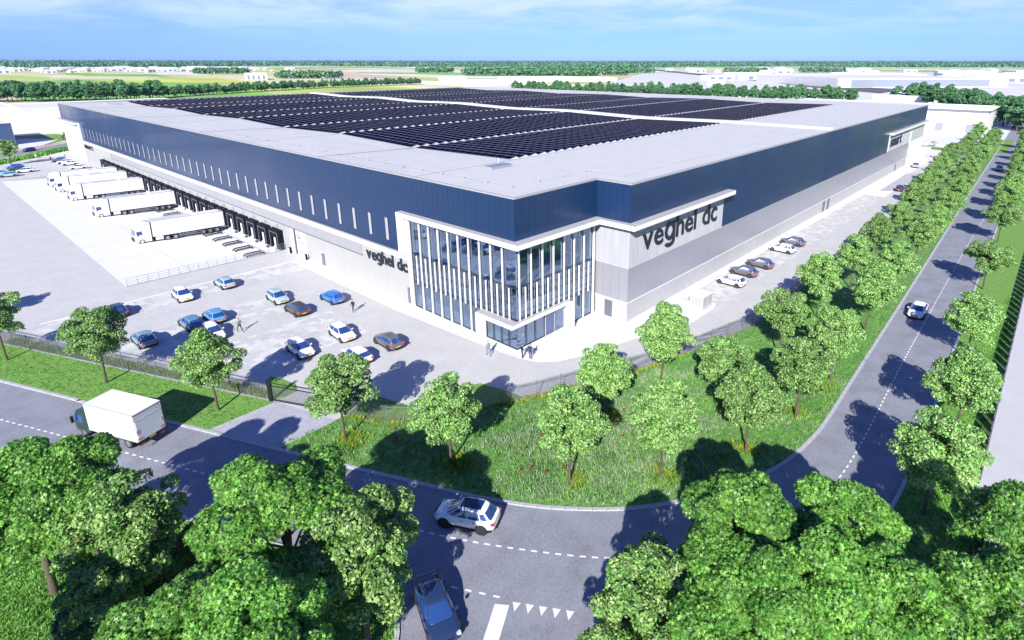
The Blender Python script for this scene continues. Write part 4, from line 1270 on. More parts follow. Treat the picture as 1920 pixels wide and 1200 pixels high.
def pane_u(cb, u0, u1, sd, t0, t1, off=.012, nu=6, nv=3):
    v = []; f = []
    for j in range(nv + 1):
        for i in range(nu + 1):
            u = u0 + (u1 - u0) * i / nu
            th = sd * math.acos(sgnpow(u, 1 / .42))
            v.append(cb.pt(th, t0 + (t1 - t0) * j / nv, off))
    for j in range(nv):
        for i in range(nu):
            a = j * (nu + 1) + i; f.append((a, a + 1, a + nu + 2, a + nu + 1))
    return v, f

def wheel_mesh(r, w, rim):
    k = ('wheel', r, w, rim)
    if k in KME: return KME[k]
    t = MB()
    prof = [(r * .62, -w / 2), (r * .93, -w / 2), (r, -w * .36), (r, w * .36), (r * .93, w / 2), (r * .62, w / 2)]
    n = 20; v = []
    for (rr, y) in prof:
        for i in range(n):
            a = 2 * math.pi * i / n; v.append((rr * math.cos(a), y, rr * math.sin(a)))
    f = []
    for j in range(len(prof) - 1):
        for i in range(n):
            a = j * n + i; b = j * n + (i + 1) % n; f.append((a, b, b + n, a + n))
    tyre = MB().add(v, f).mesh('tyre', 'tyre', True)
    q = MB()
    for s_ in (-1, 1):
        y = s_ * w * .40
        for i in range(5):
            a = 2 * math.pi * i / 5 + .3
            da = .24
            P = [(r * .12 * math.cos(a - .8), y * 1.02, r * .12 * math.sin(a - .8)), (r * .60 * math.cos(a - da), y * 1.1, r * .60 * math.sin(a - da)), (r * .60 * math.cos(a + da), y * 1.1, r * .60 * math.sin(a + da)), (r * .12 * math.cos(a + .8), y * 1.02, r * .12 * math.sin(a + .8))]
            q.add(P, [(0, 1, 2, 3) if s_ < 0 else (3, 2, 1, 0)])
        q.tube((0, y * .8, 0), (0, y * 1.12, 0), r * .17, k=10)
        q.tube((0, y * .85, 0), (0, y * .92, 0), r * .60, k=20)
    # outer ring
    for s_ in (-1, 1):
        y = s_ * w * .5
        for i in range(n):
            a = 2 * math.pi * i / n; b = 2 * math.pi * (i + 1) / n
            q.add([(r * .56 * math.cos(a), y * .95, r * .56 * math.sin(a)), (r * .66 * math.cos(a), y * 1.01, r * .66 * math.sin(a)), (r * .66 * math.cos(b), y * 1.01, r * .66 * math.sin(b)), (r * .56 * math.cos(b), y * .95, r * .56 * math.sin(b))], [(0, 1, 2, 3)])
    rm = q.mesh('rim', rim)
    KME[k] = (tyre, rm)
    return KME[k]

CARKINDS = {
    # L, W, H, wheelbase, wheel r, stations (x, top, halfwidth, zbottom), cabin
    'hatch': dict(L=4.28, W=1.80, H=1.48, wb=2.66, r=.325,
        st=[(-2.14, .80, .60, .42), (-2.10, .92, .74, .34), (-1.92, .96, .84, .26), (-1.33, .97, .895, .20), (-.6, .94, .90, .19), (.2, .92, .90, .19), (.85, .93, .895, .19), (1.33, .86, .885, .20), (1.75, .77, .84, .22), (2.02, .68, .74, .27), (2.12, .58, .60, .34)],
        cab=(-2.02, 1.16, -1.52, .30, .83, .60, .90, 1.42)),
    'suv': dict(L=4.50, W=1.86, H=1.66, wb=2.70, r=.365,
        st=[(-2.25, .92, .60, .48), (-2.19, 1.06, .76, .38), (-1.98, 1.10, .87, .32), (-1.35, 1.11, .925, .26), (-.6, 1.06, .93, .25), (.2, 1.03, .93, .25), (.85, 1.04, .925, .25), (1.35, .99, .915, .26), (1.80, .91, .86, .30), (2.10, .80, .74, .34), (2.22, .68, .58, .42)],
        cab=(-2.10, 1.30, -1.50, .42, .86, .63, 1.03, 1.60)),
    'sedan': dict(L=4.70, W=1.84, H=1.45, wb=2.78, r=.335,
        st=[(-2.35, .84, .60, .42), (-2.29, .95, .76, .32), (-2.05, .99, .86, .25), (-1.4, .98, .91, .20), (-.6, .93, .92, .19), (.2, .91, .92, .19), (.95, .92, .915, .19), (1.4, .84, .905, .20), (1.9, .75, .85, .23), (2.2, .65, .74, .28), (2.33, .54, .58, .34)],
        cab=(-2.12, 1.30, -1.15, .38, .85, .62, .90, 1.40)),
}
CARS = {}
def make_car(kind, paint, rim='rim', glassroof=False):
    K = CARKINDS[kind]
    root = thing('parked_car', 'x', 'car')
    key = ('body', kind)
    if key not in KME:
        secs = []
        for (x, top, hw, zb) in K['st']:
            zm = zb + (top - zb) * .55
            ring = [(x, 0, zb), (x, -hw * .84, zb), (x, -hw * .97, zb + .12), (x, -hw, zm), (x, -hw * .965, top - .07), (x, -hw * .84, top), (x, 0, top + .03),
                    (x, hw * .84, top), (x, hw * .965, top - .07), (x, hw, zm), (x, hw * .97, zb + .12), (x, hw * .84, zb)]
            secs.append(ring)
        v, f = loft(secs)
        KME[key] = subdiv_mesh('body', v, f, ['paint_white_car'], 2)
        cb = Cabin(*K['cab']); v, f = cb.solid(0)
        KME[('cabin', kind)] = subdiv_mesh('roof', v, f, ['paint_white_car'], 1)
        def pane(nm, *a, **k):
            v, f = cb.pane(*a, **k); KME[(nm, kind)] = MB().add(v, f).mesh(nm, 'car_glass', True)
        R_ = math.radians
        pane('windscreen', R_(-38), R_(38), .05, .93)
        pane('rear_window', R_(180 - 33), R_(180 + 33), .12, .90)
        for s_, nm in ((1, 'l'), (-1, 'r')):
            for q, (u0, u1, ta, tb) in enumerate(((.08, .86, .10, .90), (-.52, .02, .10, .90), (-.84, -.57, .16, .80))):
                v, f = pane_u(cb, u0, u1, s_, ta, tb); KME[('sw%d' % (q + 1) + nm, kind)] = MB().add(v, f).mesh('side_window', 'car_glass', True)
    L2 = K['L'] / 2; hw = K['W'] / 2; r = K['r']; wb = K['wb'] / 2; zt = K['st'][8][1]
    def P_(nm, me, loc=(0, 0, 0), par=root):
        o = inst(nm, me, par, loc)
        return o
    for nm, me in (('body', KME[key]), ('roof', KME[('cabin', kind)])):
        o = P_(nm, me); o.material_slots[0].link = 'OBJECT'; o.material_slots[0].material = MATS[paint]
    P_('windscreen', KME[('windscreen', kind)]); P_('rear_window', KME[('rear_window', kind)])
    for a in ('sw1l', 'sw2l', 'sw3l', 'sw1r', 'sw2r', 'sw3r'): P_('side_window', KME[(a, kind)])
    if ('det', kind) not in KME:
        st = K['st']
        hl = MB().box(L2 - .34, L2 - .14, hw * .60, hw * .87, zt - .20, zt - .07).mesh('headlight', 'headlight')
        xr = st[1][0]
        tl = MB().box(xr - .035, xr + .18, hw * .50, hw * .905, st[1][1] - .24, st[1][1] - .08).mesh('taillight', 'taillight')
        pl = MB().box(-.012, .012, -.26, .26, 0, .11).mesh('number_plate', 'plate_yellow')
        gr = MB().box(L2 - .10, L2 - .015, -hw * .5, hw * .5, .30, .42).box(L2 - .16, L2 - .03, -hw * .42, hw * .42, zt - .2, zt - .12).mesh('grille', 'car_trim')
        bm_ = MB().box(-L2 + .01, -L2 + .12, -hw * .62, hw * .62, .30, .44).mesh('rear_bumper', 'car_trim')
        ar = MB()
        for sx in (-1, 1):
            for sy in (-1, 1):
                ar.tube((sx * wb, sy * (hw - .30), r + .02), (sx * wb, sy * (hw + .004), r + .02), r + .07, k=22)
        ar = ar.mesh('wheel_arch', 'car_trim')
        sk = MB().box(-wb + r, wb - r, -hw - .0, -hw + .12, .19, .28).box(-wb + r, wb - r, hw - .12, hw + .0, .19, .28).box(-L2 + .3, L2 - .3, -hw + .2, hw - .2, .14, .24).mesh('sill', 'car_trim')
        mv, mf = loft([[(-.10, s_ * .0, 0), (.02, 0, -.02), (.06, 0, .07), (-.08, 0, .11)] if i == 0 else [(-.10, -.19, .01), (-.0, -.2, .01), (.03, -.19, .08), (-.08, -.19, .11)] for i in range(2)] if False else
                      [[(-.08, 0, .0), (.06, 0, .0), (.06, 0, .09), (-.08, 0, .10)], [(-.10, .17, .0), (.02, .18, .0), (.02, .18, .11), (-.10, .17, .13)]])
        mr = MB().add(mv, mf).mesh('mirror', 'paint_white_car')
        hd = MB().box(-.09, .09, -.012, .012, -.014, .014).mesh('handle', 'car_trim')
        wp = MB().tube((0, 0, 0), (-.12, .45, .07), .012, k=4).mesh('wiper', 'car_trim')
        KME[('det', kind)] = (hl, tl, pl, gr, bm_, ar, sk, mr, hd)
        q = MB(); nu = 8
        cb = Cabin(*K['cab']); x0, x1 = cb.t[0] - cb.t[1] * .70, cb.t[0] + cb.t[1] * .86; hy = cb.t[2] * .74
        for i in range(nu):
            xa = x0 + (x1 - x0) * i / nu; xb = x0 + (x1 - x0) * (i + 1) / nu
            def zz(x, y): return cb.t[3] + .069 - .022 * (abs(y) / cb.t[2]) ** 2 - .02 * ((x - cb.t[0]) / cb.t[1]) ** 2
            for y0, y1 in ((-hy, 0), (0, hy)):
                q.quad((xa, y0, zz(xa, y0)), (xb, y0, zz(xb, y0)), (xb, y1, zz(xb, y1)), (xa, y1, zz(xa, y1)))
        KME[('roofglass', kind)] = q.mesh('glass_roof', 'roof_glass', True)
    hl, tl, pl, gr, bm_, ar, sk, mr, hd = KME[('det', kind)]
    for s_ in (1, -1):
        o = P_('headlight', hl); o.scale = (1, s_, 1)
        o = P_('taillight', tl); o.scale = (1, s_, 1)
        o = P_('mirror', mr, (K['cab'][1] - .42, s_ * (hw - .04), K['cab'][6] + .01)); o.scale = (1, s_, 1)
        o.material_slots[0].link = 'OBJECT'; o.material_slots[0].material = MATS[paint]
        P_('handle', hd, (.05, s_ * (hw - .006), .74 + (.1 if kind == 'suv' else 0))); P_('handle', hd, (-.85, s_ * (hw - .012), .76 + (.1 if kind == 'suv' else 0)))
    P_('number_plate', pl, (-L2 - .005, 0, K['st'][0][1] - .32)); P_('number_plate', pl, (L2 - .0, 0, .40))
    P_('grille', gr); P_('rear_bumper', bm_); P_('wheel_arch', ar); P_('sill', sk)
    if glassroof: P_('glass_roof', KME[('roofglass', kind)])
    ty, rm = wheel_mesh(r, .22, rim)
    for sx in (-1, 1):
        for sy in (-1, 1):
            wv = inst('wheel', None, root, (sx * wb, sy * (hw - .10), r))
            inst('tyre', ty, wv); inst('rim', rm, wv)
    return root

def recolour(root, paint):
    for c in kids(root):
        if c.name.split('.')[0] in ('body', 'roof', 'mirror'):
            c.material_slots[0].material = MATS[paint]

PROTO = {}
def car(kind, paint, x, y, hd, label, group=None, z=0.0, rim='rim', glassroof=False, name='parked_car'):
    key = (kind, rim, glassroof)
    if key not in PROTO:
        PROTO[key] = make_car(kind, paint, rim, glassroof); r = PROTO[key]
    else:
        r = copy_tree(PROTO[key]); recolour(r, paint)
    r.name = name
    r.location = (x, y, z); r.rotation_euler = (0, 0, math.radians(hd)); r['label'] = label
    if group: r['group'] = group
    elif 'group' in r: del r['group']
    return r
LOT = 'cars parked in front of the entrance'
# (x, y) is the car's centre; the wheels on its left or right were measured, half a track is added here
def left_to_centre(x, y, hd, side, hw=.80):
    a = math.radians(hd); n = (-math.sin(a), math.cos(a))
    return x - n[0] * hw * side, y - n[1] * hw * side
lot = [
 ('hatch', 'paint_sage', -14.46, 45.12, 90, 1, 'pale sage hatchback nearest the truck yard, its rear towards us'),
 ('hatch', 'paint_mint', -11.9, 34.12, -93, -1, 'pale mint hatchback facing us beside the dark olive one'),
 ('hatch', 'paint_brown', -12.0, 28.45, 89, 1, 'dark olive brown hatchback seen from behind'),
 ('hatch', 'paint_blue', -7.08, 28.63, 90, 1, 'bright blue hatchback closest to the white facade, beside a walking person'),
 ('hatch', 'paint_white_car', -11.81, 17.73, -94, -1, 'white hatchback facing us, just left of the grey brown one'),
 ('hatch', 'paint_grey', -9.43, 11.95, 88, 1, 'grey brown hatchback parked alone nearest the entrance'),
 ('hatch', 'paint_white_car', -16.83, 17.63, -93, -1, 'white hatchback facing us with a tree shadow on its left side'),
 ('hatch', 'paint_white_car', -13.49, 11.66, 88, 1, 'white hatchback half hidden behind the top of a street tree'),
 ('hatch', 'paint_white_car', -19.98, 44.52, -92, -1, 'white hatchback facing us beside the white edge line of the car park'),
 ('hatch', 'paint_navy', -27.24, 45.03, 90, 1, 'dark navy hatchback farthest left along the white edge line'),
 ('hatch', 'paint_skyblue', -19.74, 34.04, 88, 1, 'sky blue hatchback in the middle of the three close together'),
 ('hatch', 'paint_steel', -22.37, 33.93, 91, 1, 'steel blue hatchback left of the sky blue one'),
 ('hatch', 'paint_white_car', -21.6, 29.2, -92, -1, 'white hatchback mostly hidden by the crown of a street tree'),
 ('hatch', 'paint_teal', -27.4, 33.2, 91, 1, 'teal grey hatchback parked alone close to the fence'),
]
for kd, pt, x, y, hd, sd, lb in lot:
    cx, cy = left_to_centre(x, y, hd, sd)
    car(kd, pt, cx, cy, hd, lb, LOT)
side = [('paint_white_car', 33.69, -8.91, 'white hatchback at the near end of the roadside row, next to the white cabinet'), ('paint_grey', 38.68, -8.58, 'grey hatchback directly behind the nearest white one in the roadside row'),
        ('paint_grey', 43.78, -8.95, 'grey hatchback in the middle of the roadside row'), ('paint_white_car', 53.6, -8.76, 'white hatchback beside the last grey car of the roadside row'),
        ('paint_grey', 58.69, -8.6, 'grey hatchback at the far end of the roadside row')]
for pt, x, y, lb in side:
    car('hatch', pt, x + .80, y, 88, lb, 'cars parked along the side wall')
car('hatch', 'paint_black', 122.5, -12.3, 5, 'small black car driving away along the paved lane beside the warehouse', name='driving_car', z=.01)
car('sedan', 'paint_silver', 163.5, -8.0, 190, 'silver car standing by the far glazed entrance on the road side', z=.03)
g2 = 'cars parked at the far left end of the yard'
for (kd, pt, x, y, hd, lb) in [
    ('hatch', 'paint_white_car', -16.4, 183.8, 172, 'white hatchback in front of the brown car at the far left'),
    ('hatch', 'paint_brown', -17.4, 189.2, 172, 'dark brown hatchback between the blue and white cars far left'),
    ('hatch', 'paint_blue', -17.3, 193.8, 172, 'blue hatchback beside the small bushy tree far left'),
    ('hatch', 'paint_paleblue', -20.6, 178.6, 172, 'pale blue hatchback cut by the left edge of the picture'),
    ('hatch', 'paint_paleblue', -22.3, 183.4, 172, 'pale blue car behind the other pale blue one at the left edge'),
    ('hatch', 'paint_white_car', -5.0, 179.2, 174, 'white hatchback nearest the trucks at the foot of the far office'),
    ('hatch', 'paint_white_car', -5.0, 189.9, 172, 'white hatchback second from the trucks by the far office'),
    ('hatch', 'paint_white_car', -5.4, 194.6, 172, 'white hatchback next to the grey one by the far office'),
    ('hatch', 'paint_grey', -5.8, 200.2, 172, 'grey hatchback last in the line by the far office')]:
    car(kd, pt, x, y, hd, lb, g2)
car('hatch', 'paint_navy', -8.2, 236.5, 215, 'dark blue car driving on the road beyond the far left yard', name='driving_car')
# cars on the roads
cx, cy = left_to_centre(-20.84, -15.55, 117, 1, .80)
car('suv', 'paint_white_car', cx, cy, 117, 'white sport utility car with dark glass roof rounding the junction', name='driving_car', rim='rim_dark', glassroof=True, z=-.02)
car('sedan', 'paint_midnight', -26.0, -19.35, -112, 'very dark blue sedan coming out of the side road at the bottom of the picture', name='driving_car', rim='rim', z=-.02)
car('sedan', 'paint_white_car', 40.4, -31.4, 181, 'white sedan coming towards us on the avenue', name='driving_car', z=-.02)
car('sedan', 'paint_silver', 174.5, -27.8, 181, 'pale silver car far up the avenue, farther of the two', name='driving_car', z=-.02)
car('sedan', 'paint_silver', 146.5, -31.4, 1, 'silver car driving away half behind the right hand trees', name='driving_car', z=-.02)

# ---- articulated lorries
def make_lorry():
    root = thing('articulated_lorry', 'x', 'truck')
    # trailer: x from rear (0) to front (-13.4 total); built pointing towards -X
    def P_(nm, mb, m, par=root, smooth=False): return mb.build(nm, m, par, smooth)
    P_('trailer_box', MB().box(-12.3, -.0, -1.25, 1.25, 1.12, 3.98), 'paint_lorry')
    P_('roof_rail', MB().box(-12.3, 0, -1.27, -1.20, 3.93, 4.01), 'band_grey'); P_('roof_rail', MB().box(-12.3, 0, 1.20, 1.27, 3.93, 4.01), 'band_grey')
    cl = MB().box(-.02, .02, -.012, .012, 0, .34).mesh('curtain_buckle', 'number_grey')
    for k in range(20):
        for s_ in (-1, 1): inst('curtain_buckle', cl, root, (-.55 - .60 * k, s_ * 1.262, 1.12))
    P_('chassis', MB().box(-12.2, -.1, -.5, .5, .75, 1.10), 'car_trim')
    for ya in (-1.22, 1.18):
        for za in (.45, .78): P_('side_guard', MB().box(-7.7, -4.2, ya, ya + .04, za, za + .12), 'number_grey')
    P_('landing_leg', MB().box(-7.95, -7.8, -1.1, -.95, .25, 1.1), 'number_grey'); P_('landing_leg', MB().box(-7.95, -7.8, .95, 1.1, .25, 1.1), 'number_grey')
    P_('rear_bumper', MB().box(-.15, -.02, -1.1, 1.1, .5, .65), 'car_trim')
    # cab
    cab = inst('cab', None, root)
    prof = [(-12.55, .45), (-14.95, .45), (-15.12, .95), (-15.12, 1.35), (-14.92, 2.35), (-14.75, 2.85), (-14.35, 3.55), (-13.2, 3.92), (-12.55, 3.90)]
    v = []; n = len(prof)
    for y, k in ((-1.22, 0), (-1.12, 1), (1.12, 1), (1.22, 0)):
        for (x, z) in prof:
            v.append((x + (.06 if k == 0 and x < -13 else 0), y, z - (.06 if (k == 0 and z > 3) else 0)))
    f = []
    for j in range(3):
        for i in range(n):
            a = j * n + i; b = j * n + (i + 1) % n; f.append((a, a + n, b + n, b))
    f.append(tuple(range(n))); f.append(tuple(3 * n + i for i in reversed(range(n))))
    MB().add(v, f).build('cab_body', 'paint_lorry', cab)
    MB().quad((-15.09, -1.05, 1.62), (-14.94, -1.05, 2.36), (-14.94, 1.05, 2.36), (-15.09, 1.05, 1.62)).build('windscreen', 'car_glass', cab).location.x = -.02
    MB().box(-15.02, -14.72, -1.18, 1.18, 2.42, 2.52).build('sun_visor', 'number_grey', cab)
    MB().box(-15.16, -15.10, -1.0, 1.0, .55, 1.35).build('grille', 'car_trim', cab)
    for s_ in (-1, 1):
        MB().box(-14.75, -13.9, s_ * 1.225 - .01, s_ * 1.225 + .01, 1.75, 2.45).build('side_window', 'car_glass', cab)
        MB().box(-15.0, -14.85, s_ * 1.36 - .1, s_ * 1.36 + .1, 1.75, 2.5).build('mirror', 'paint_lorry', cab)
        MB().box(-15.14, -14.9, s_ * 1.05 - .15, s_ * 1.05 + .15, .62, .85).build('headlight', 'headlight', cab)
        MB().box(-15.05, -14.8, s_ * 1.20 - .03, s_ * 1.20 + .04, .50, .62).build('indicator', 'orange_lamp', cab)
        MB().box(-13.6, -13.55, s_ * 1.235 - .01, s_ * 1.235 + .01, 1.55, 1.62).build('handle', 'car_trim', cab)
    MB().box(-12.52, -12.45, -1.2, 1.2, .9, 3.9).build('gap_fairing', 'car_trim', root)
    for s_ in (-1, 1):
        a, b_ = sorted((s_ * .75, s_ * 1.2))
        tk = MB().box(-11.9, -10.7, a, b_, .42, 1.02).build('fuel_tank', 'paint_lorry', root)
        for xx in (-11.6, -11.2): MB().box(xx, xx + .04, min(a, b_) - .01, max(a, b_) + .01, .41, 1.03).build('tank_strap', 'number_grey', tk)
        MB().box(-12.45, -12.0, a, b_, .40, .62).box(-12.45, -12.0, a, b_, .75, .82).build('step', 'car_trim', root)
    ty, rm = wheel_mesh(.50, .36, 'rim')
    for x in (-14.1, -10.0, -8.7, -4.0 + .1, -2.7, -1.45):
        for s_ in (-1, 1):
            wv = inst('wheel', None, root, (x, s_ * 1.05, .50)); inst('tyre', ty, wv); inst('rim', rm, wv)
    return root
L0 = make_lorry()
docks = [(5, 'white articulated lorry at the docks, nearest of the five'), (11, 'white articulated lorry, second nearest of the five at the docks'), (16, 'white articulated lorry in the middle of the five at the docks'),
         (19, 'white articulated lorry, second farthest of the five at the docks'), (21, 'white articulated lorry farthest away, nearest the far office')]
for i, (k, lb) in enumerate(docks):
    o = L0 if i == 0 else copy_tree(L0)
    a = math.atan2(.58 , 9.05)
    o.location = (-.98, 57.8 + 4.65 * k, PZ + .02); o.rotation_euler = (0, .0, 0); o.scale = (.975, 1, 1)
    o['label'] = lb; o['group'] = 'white lorries backed onto the loading docks'
    # the tractor stands on the ramp; the whole lorry is pitched a little
    o.rotation_euler = (0, -math.radians(-1.6), 0)
    if i: pass

# ---- green and white box lorry on the near road
BX = thing('box_lorry', 'green cabbed lorry with a big white box body on the near road', 'truck')
def B_(nm, mb, m, par=BX, smooth=False): return mb.build(nm, m, par, smooth)
BLn = 5.6
B_('box_body', MB().box(-BLn, 0, -1.2, 1.2, .95, 3.42), 'box_white')
tm = MB()
for y in (-1.21, 1.21):
    tm.box(-BLn - .01, .01, y - .02, y + .02, 3.36, 3.44); tm.box(-BLn - .01, .01, y - .02, y + .02, .93, 1.02)
tm.box(-BLn - .02, -BLn + .02, -1.21, 1.21, 3.36, 3.44); tm.box(-.02, .02, -1.21, 1.21, 3.36, 3.44)
B_('edge_trim', tm, 'plinth_grey')
rd = B_('tail_lift', MB().box(-BLn - .06, -BLn - .01, -1.13, 1.13, .98, 2.78), 'box_white')
B_('door_joint', MB().box(-BLn - .065, -BLn - .055, -1.15, 1.15, 2.76, 2.80), 'number_grey', rd)
for y in (-1.0, 1.0):
    B_('reflector', MB().box(-BLn - .075, -BLn - .065, y - .24, y + .24, 1.14, 1.26), 'orange_lamp', rd)
    q = MB()
    for i in range(4):
        q.add([(-BLn - .075, y * 1.05 - .11, 1.62 + .1 * i), (-BLn - .075, y * 1.05 + .11, 1.70 + .1 * i), (-BLn - .075, y * 1.05 + .11, 1.75 + .1 * i), (-BLn - .075, y * 1.05 - .11, 1.67 + .1 * i)], [(3, 2, 1, 0)])
    B_('hazard_stripe', q, 'taillight', rd)
    B_('hazard_board', MB().box(-BLn - .07, -BLn - .062, y * 1.05 - .11, y * 1.05 + .11, 1.60, 2.06), 'box_white', rd)
rg = MB()
for i in range(16):
    a = 2 * math.pi * i / 16; b_ = 2 * math.pi * (i + 1) / 16
    rg.add([(-BLn - .03, -.9 + .13 * math.cos(a), 3.08 + .13 * math.sin(a)), (-BLn - .03, -.9 + .155 * math.cos(a), 3.08 + .155 * math.sin(a)), (-BLn - .03, -.9 + .155 * math.cos(b_), 3.08 + .155 * math.sin(b_)), (-BLn - .03, -.9 + .13 * math.cos(b_), 3.08 + .13 * math.sin(b_))], [(0, 1, 2, 3)])
B_('round_emblem', rg, 'number_grey')
B_('rear_bumper', MB().box(-BLn - .05, -BLn + .06, -1.1, 1.1, .55, .70), 'car_trim')
B_('number_plate', MB().box(-BLn - .075, -BLn - .062, -.28, .28, .80, .92), 'plate_yellow')
for y in (-.85, .85): B_('taillight', MB().box(-BLn - .07, -BLn - .04, y - .16, y + .16, .58, .68), 'taillight')
B_('chassis', MB().box(-BLn, .3, -.55, .55, .55, .93), 'car_trim')
B_('side_guard', MB().box(-3.3, -1.0, -1.2, -1.16, .45, .75), 'car_trim'); B_('side_guard', MB().box(-3.3, -1.0, 1.16, 1.2, .45, .75), 'car_trim')
cb = inst('cab', None, BX)
prof = [(.12, .5), (1.75, .5), (1.86, .8), (1.86, 1.25), (1.68, 2.1), (1.45, 2.42), (.35, 2.55), (.12, 2.5)]
v = []; n = len(prof)
for y, k in ((-1.1, 0), (-1.0, 1), (1.0, 1), (1.1, 0)):
    for (x, z) in prof: v.append((x - (.06 if k == 0 and x > 1 else 0), y, z - (.07 if (k == 0 and z > 2) else 0)))
f = []
for j in range(3):
    for i in range(n):
        a = j * n + i; b_ = j * n + (i + 1) % n; f.append((a, b_, b_ + n, a + n))
f.append(tuple(reversed(range(n)))); f.append(tuple(3 * n + i for i in range(n)))
MB().add(v, f).build('cab_body', 'paint_green', cb)
MB().quad((1.875, -.95, 1.32), (1.875, .95, 1.32), (1.715, .95, 2.05), (1.715, -.95, 2.05)).build('windscreen', 'car_glass', cb)
for s_ in (-1, 1):
    MB().box(.7, 1.6, s_ * 1.105 - .01, s_ * 1.105 + .01, 1.35, 2.1).build('side_window', 'car_glass', cb)
    MB().box(1.72, 1.86, s_ * 1.28 - .1, s_ * 1.28 + .1, 1.3, 1.9).build('mirror', 'car_trim', cb)
    MB().box(1.8, 1.89, s_ * .85 - .14, s_ * .85 + .14, .7, .9).build('headlight', 'headlight', cb)
ty, rm = wheel_mesh(.45, .30, 'rim')
for x in (.95, -4.2):
    for s_ in (-1, 1):
        wv = inst('wheel', None, BX, (x, s_ * .96, .45)); inst('tyre', ty, wv); inst('rim', rm, wv)
BX_DIR = math.atan2(5.1, -2.13)
BX.location = (-33.85, 16.42, -.02); BX.rotation_euler = (0, 0, BX_DIR)

# ---- white utility cabinet beside the bays
UC = thing('utility_cabinet', 'white walk-in utility cabinet standing beside the first parking bay', 'cabinet', (24.7, -9.3, .02), math.radians(0))
MB().box(-1.35, 1.35, -1.1, 1.1, 0, .12).build('plinth', 'plinth_grey', UC)
MB().box(-1.2, 1.2, -.95, .95, .12, 1.62).build('cabinet_body', 'far_white', UC)
MB().box(-1.27, 1.27, -1.02, 1.02, 1.62, 1.72).build('lid', 'white_trim', UC)
for s_ in (-.6, .6): MB().box(s_ - .55, s_ + .55, -.965, -.952, .2, 1.55).build('door', 'white_panel', UC)
MB().box(-1.215, -1.202, -.8, .8, .2, 1.55).build('side_panel', 'white_panel', UC)
for x_ in (-1.2, 1.2):
    for y_ in (-.95, .95): MB().box(x_ - .03, x_ + .03, y_ - .03, y_ + .03, .12, 1.62).build('corner_post', 'roof_seam', UC)

# ---------------------------------------------------------------- people
def skin_figure(name, joints, edges, mats, zmap, fingers=()):
    me = bpy.data.meshes.new(name)
    me.from_pydata([j[:3] for j in joints], edges, [])
    o = bpy.data.objects.new('tmp', me); COL.objects.link(o)
    md = o.modifiers.new('sk', 'SKIN'); md.use_smooth_shade = True
    for i, j in enumerate(joints):
        me.skin_vertices[0].data[i].radius = (j[3], j[4] if len(j) > 4 else j[3])
    me.skin_vertices[0].data[0].use_root = True
    sd = o.modifiers.new('ss', 'SUBSURF'); sd.levels = 1; sd.render_levels = 1
    bpy.context.view_layer.update()
    m2 = bpy.data.meshes.new_from_object(o.evaluated_get(bpy.context.evaluated_depsgraph_get()))
    bpy.data.objects.remove(o); bpy.data.meshes.remove(me)
    bm = bmesh.new(); bm.from_mesh(m2)
    for (p, dirs) in fingers:
        for (d, L, r) in dirs:
            a = Vector(p); d = Vector(d).normalized(); m_ = a + d * L * .5; e_ = m_ + (d + Vector((.25, 0, -.1))).normalized() * L * .5
            prev = None
            ax = d.orthogonal().normalized(); bx_ = d.cross(ax)
            rings = []
            for c, rr in ((a, r), (m_, r * .95), (e_, r * .7)):
                rings.append([bm.verts.new(c + (ax * math.cos(t) + bx_ * math.sin(t)) * rr) for t in (0, 1.57, 3.14, 4.71)])
            for q in range(2):
                for i in range(4): bm.faces.new((rings[q][i], rings[q][(i + 1) % 4], rings[q + 1][(i + 1) % 4], rings[q + 1][i]))
            bm.faces.new(rings[2])
    bm.to_mesh(m2); bm.free()
    m2.materials.clear()
    for mm in mats: m2.materials.append(MATS[mm])
    for p in m2.polygons:
        p.material_index = zmap(p.center); p.use_smooth = True
    m2.name = name; m2.update()
    return m2

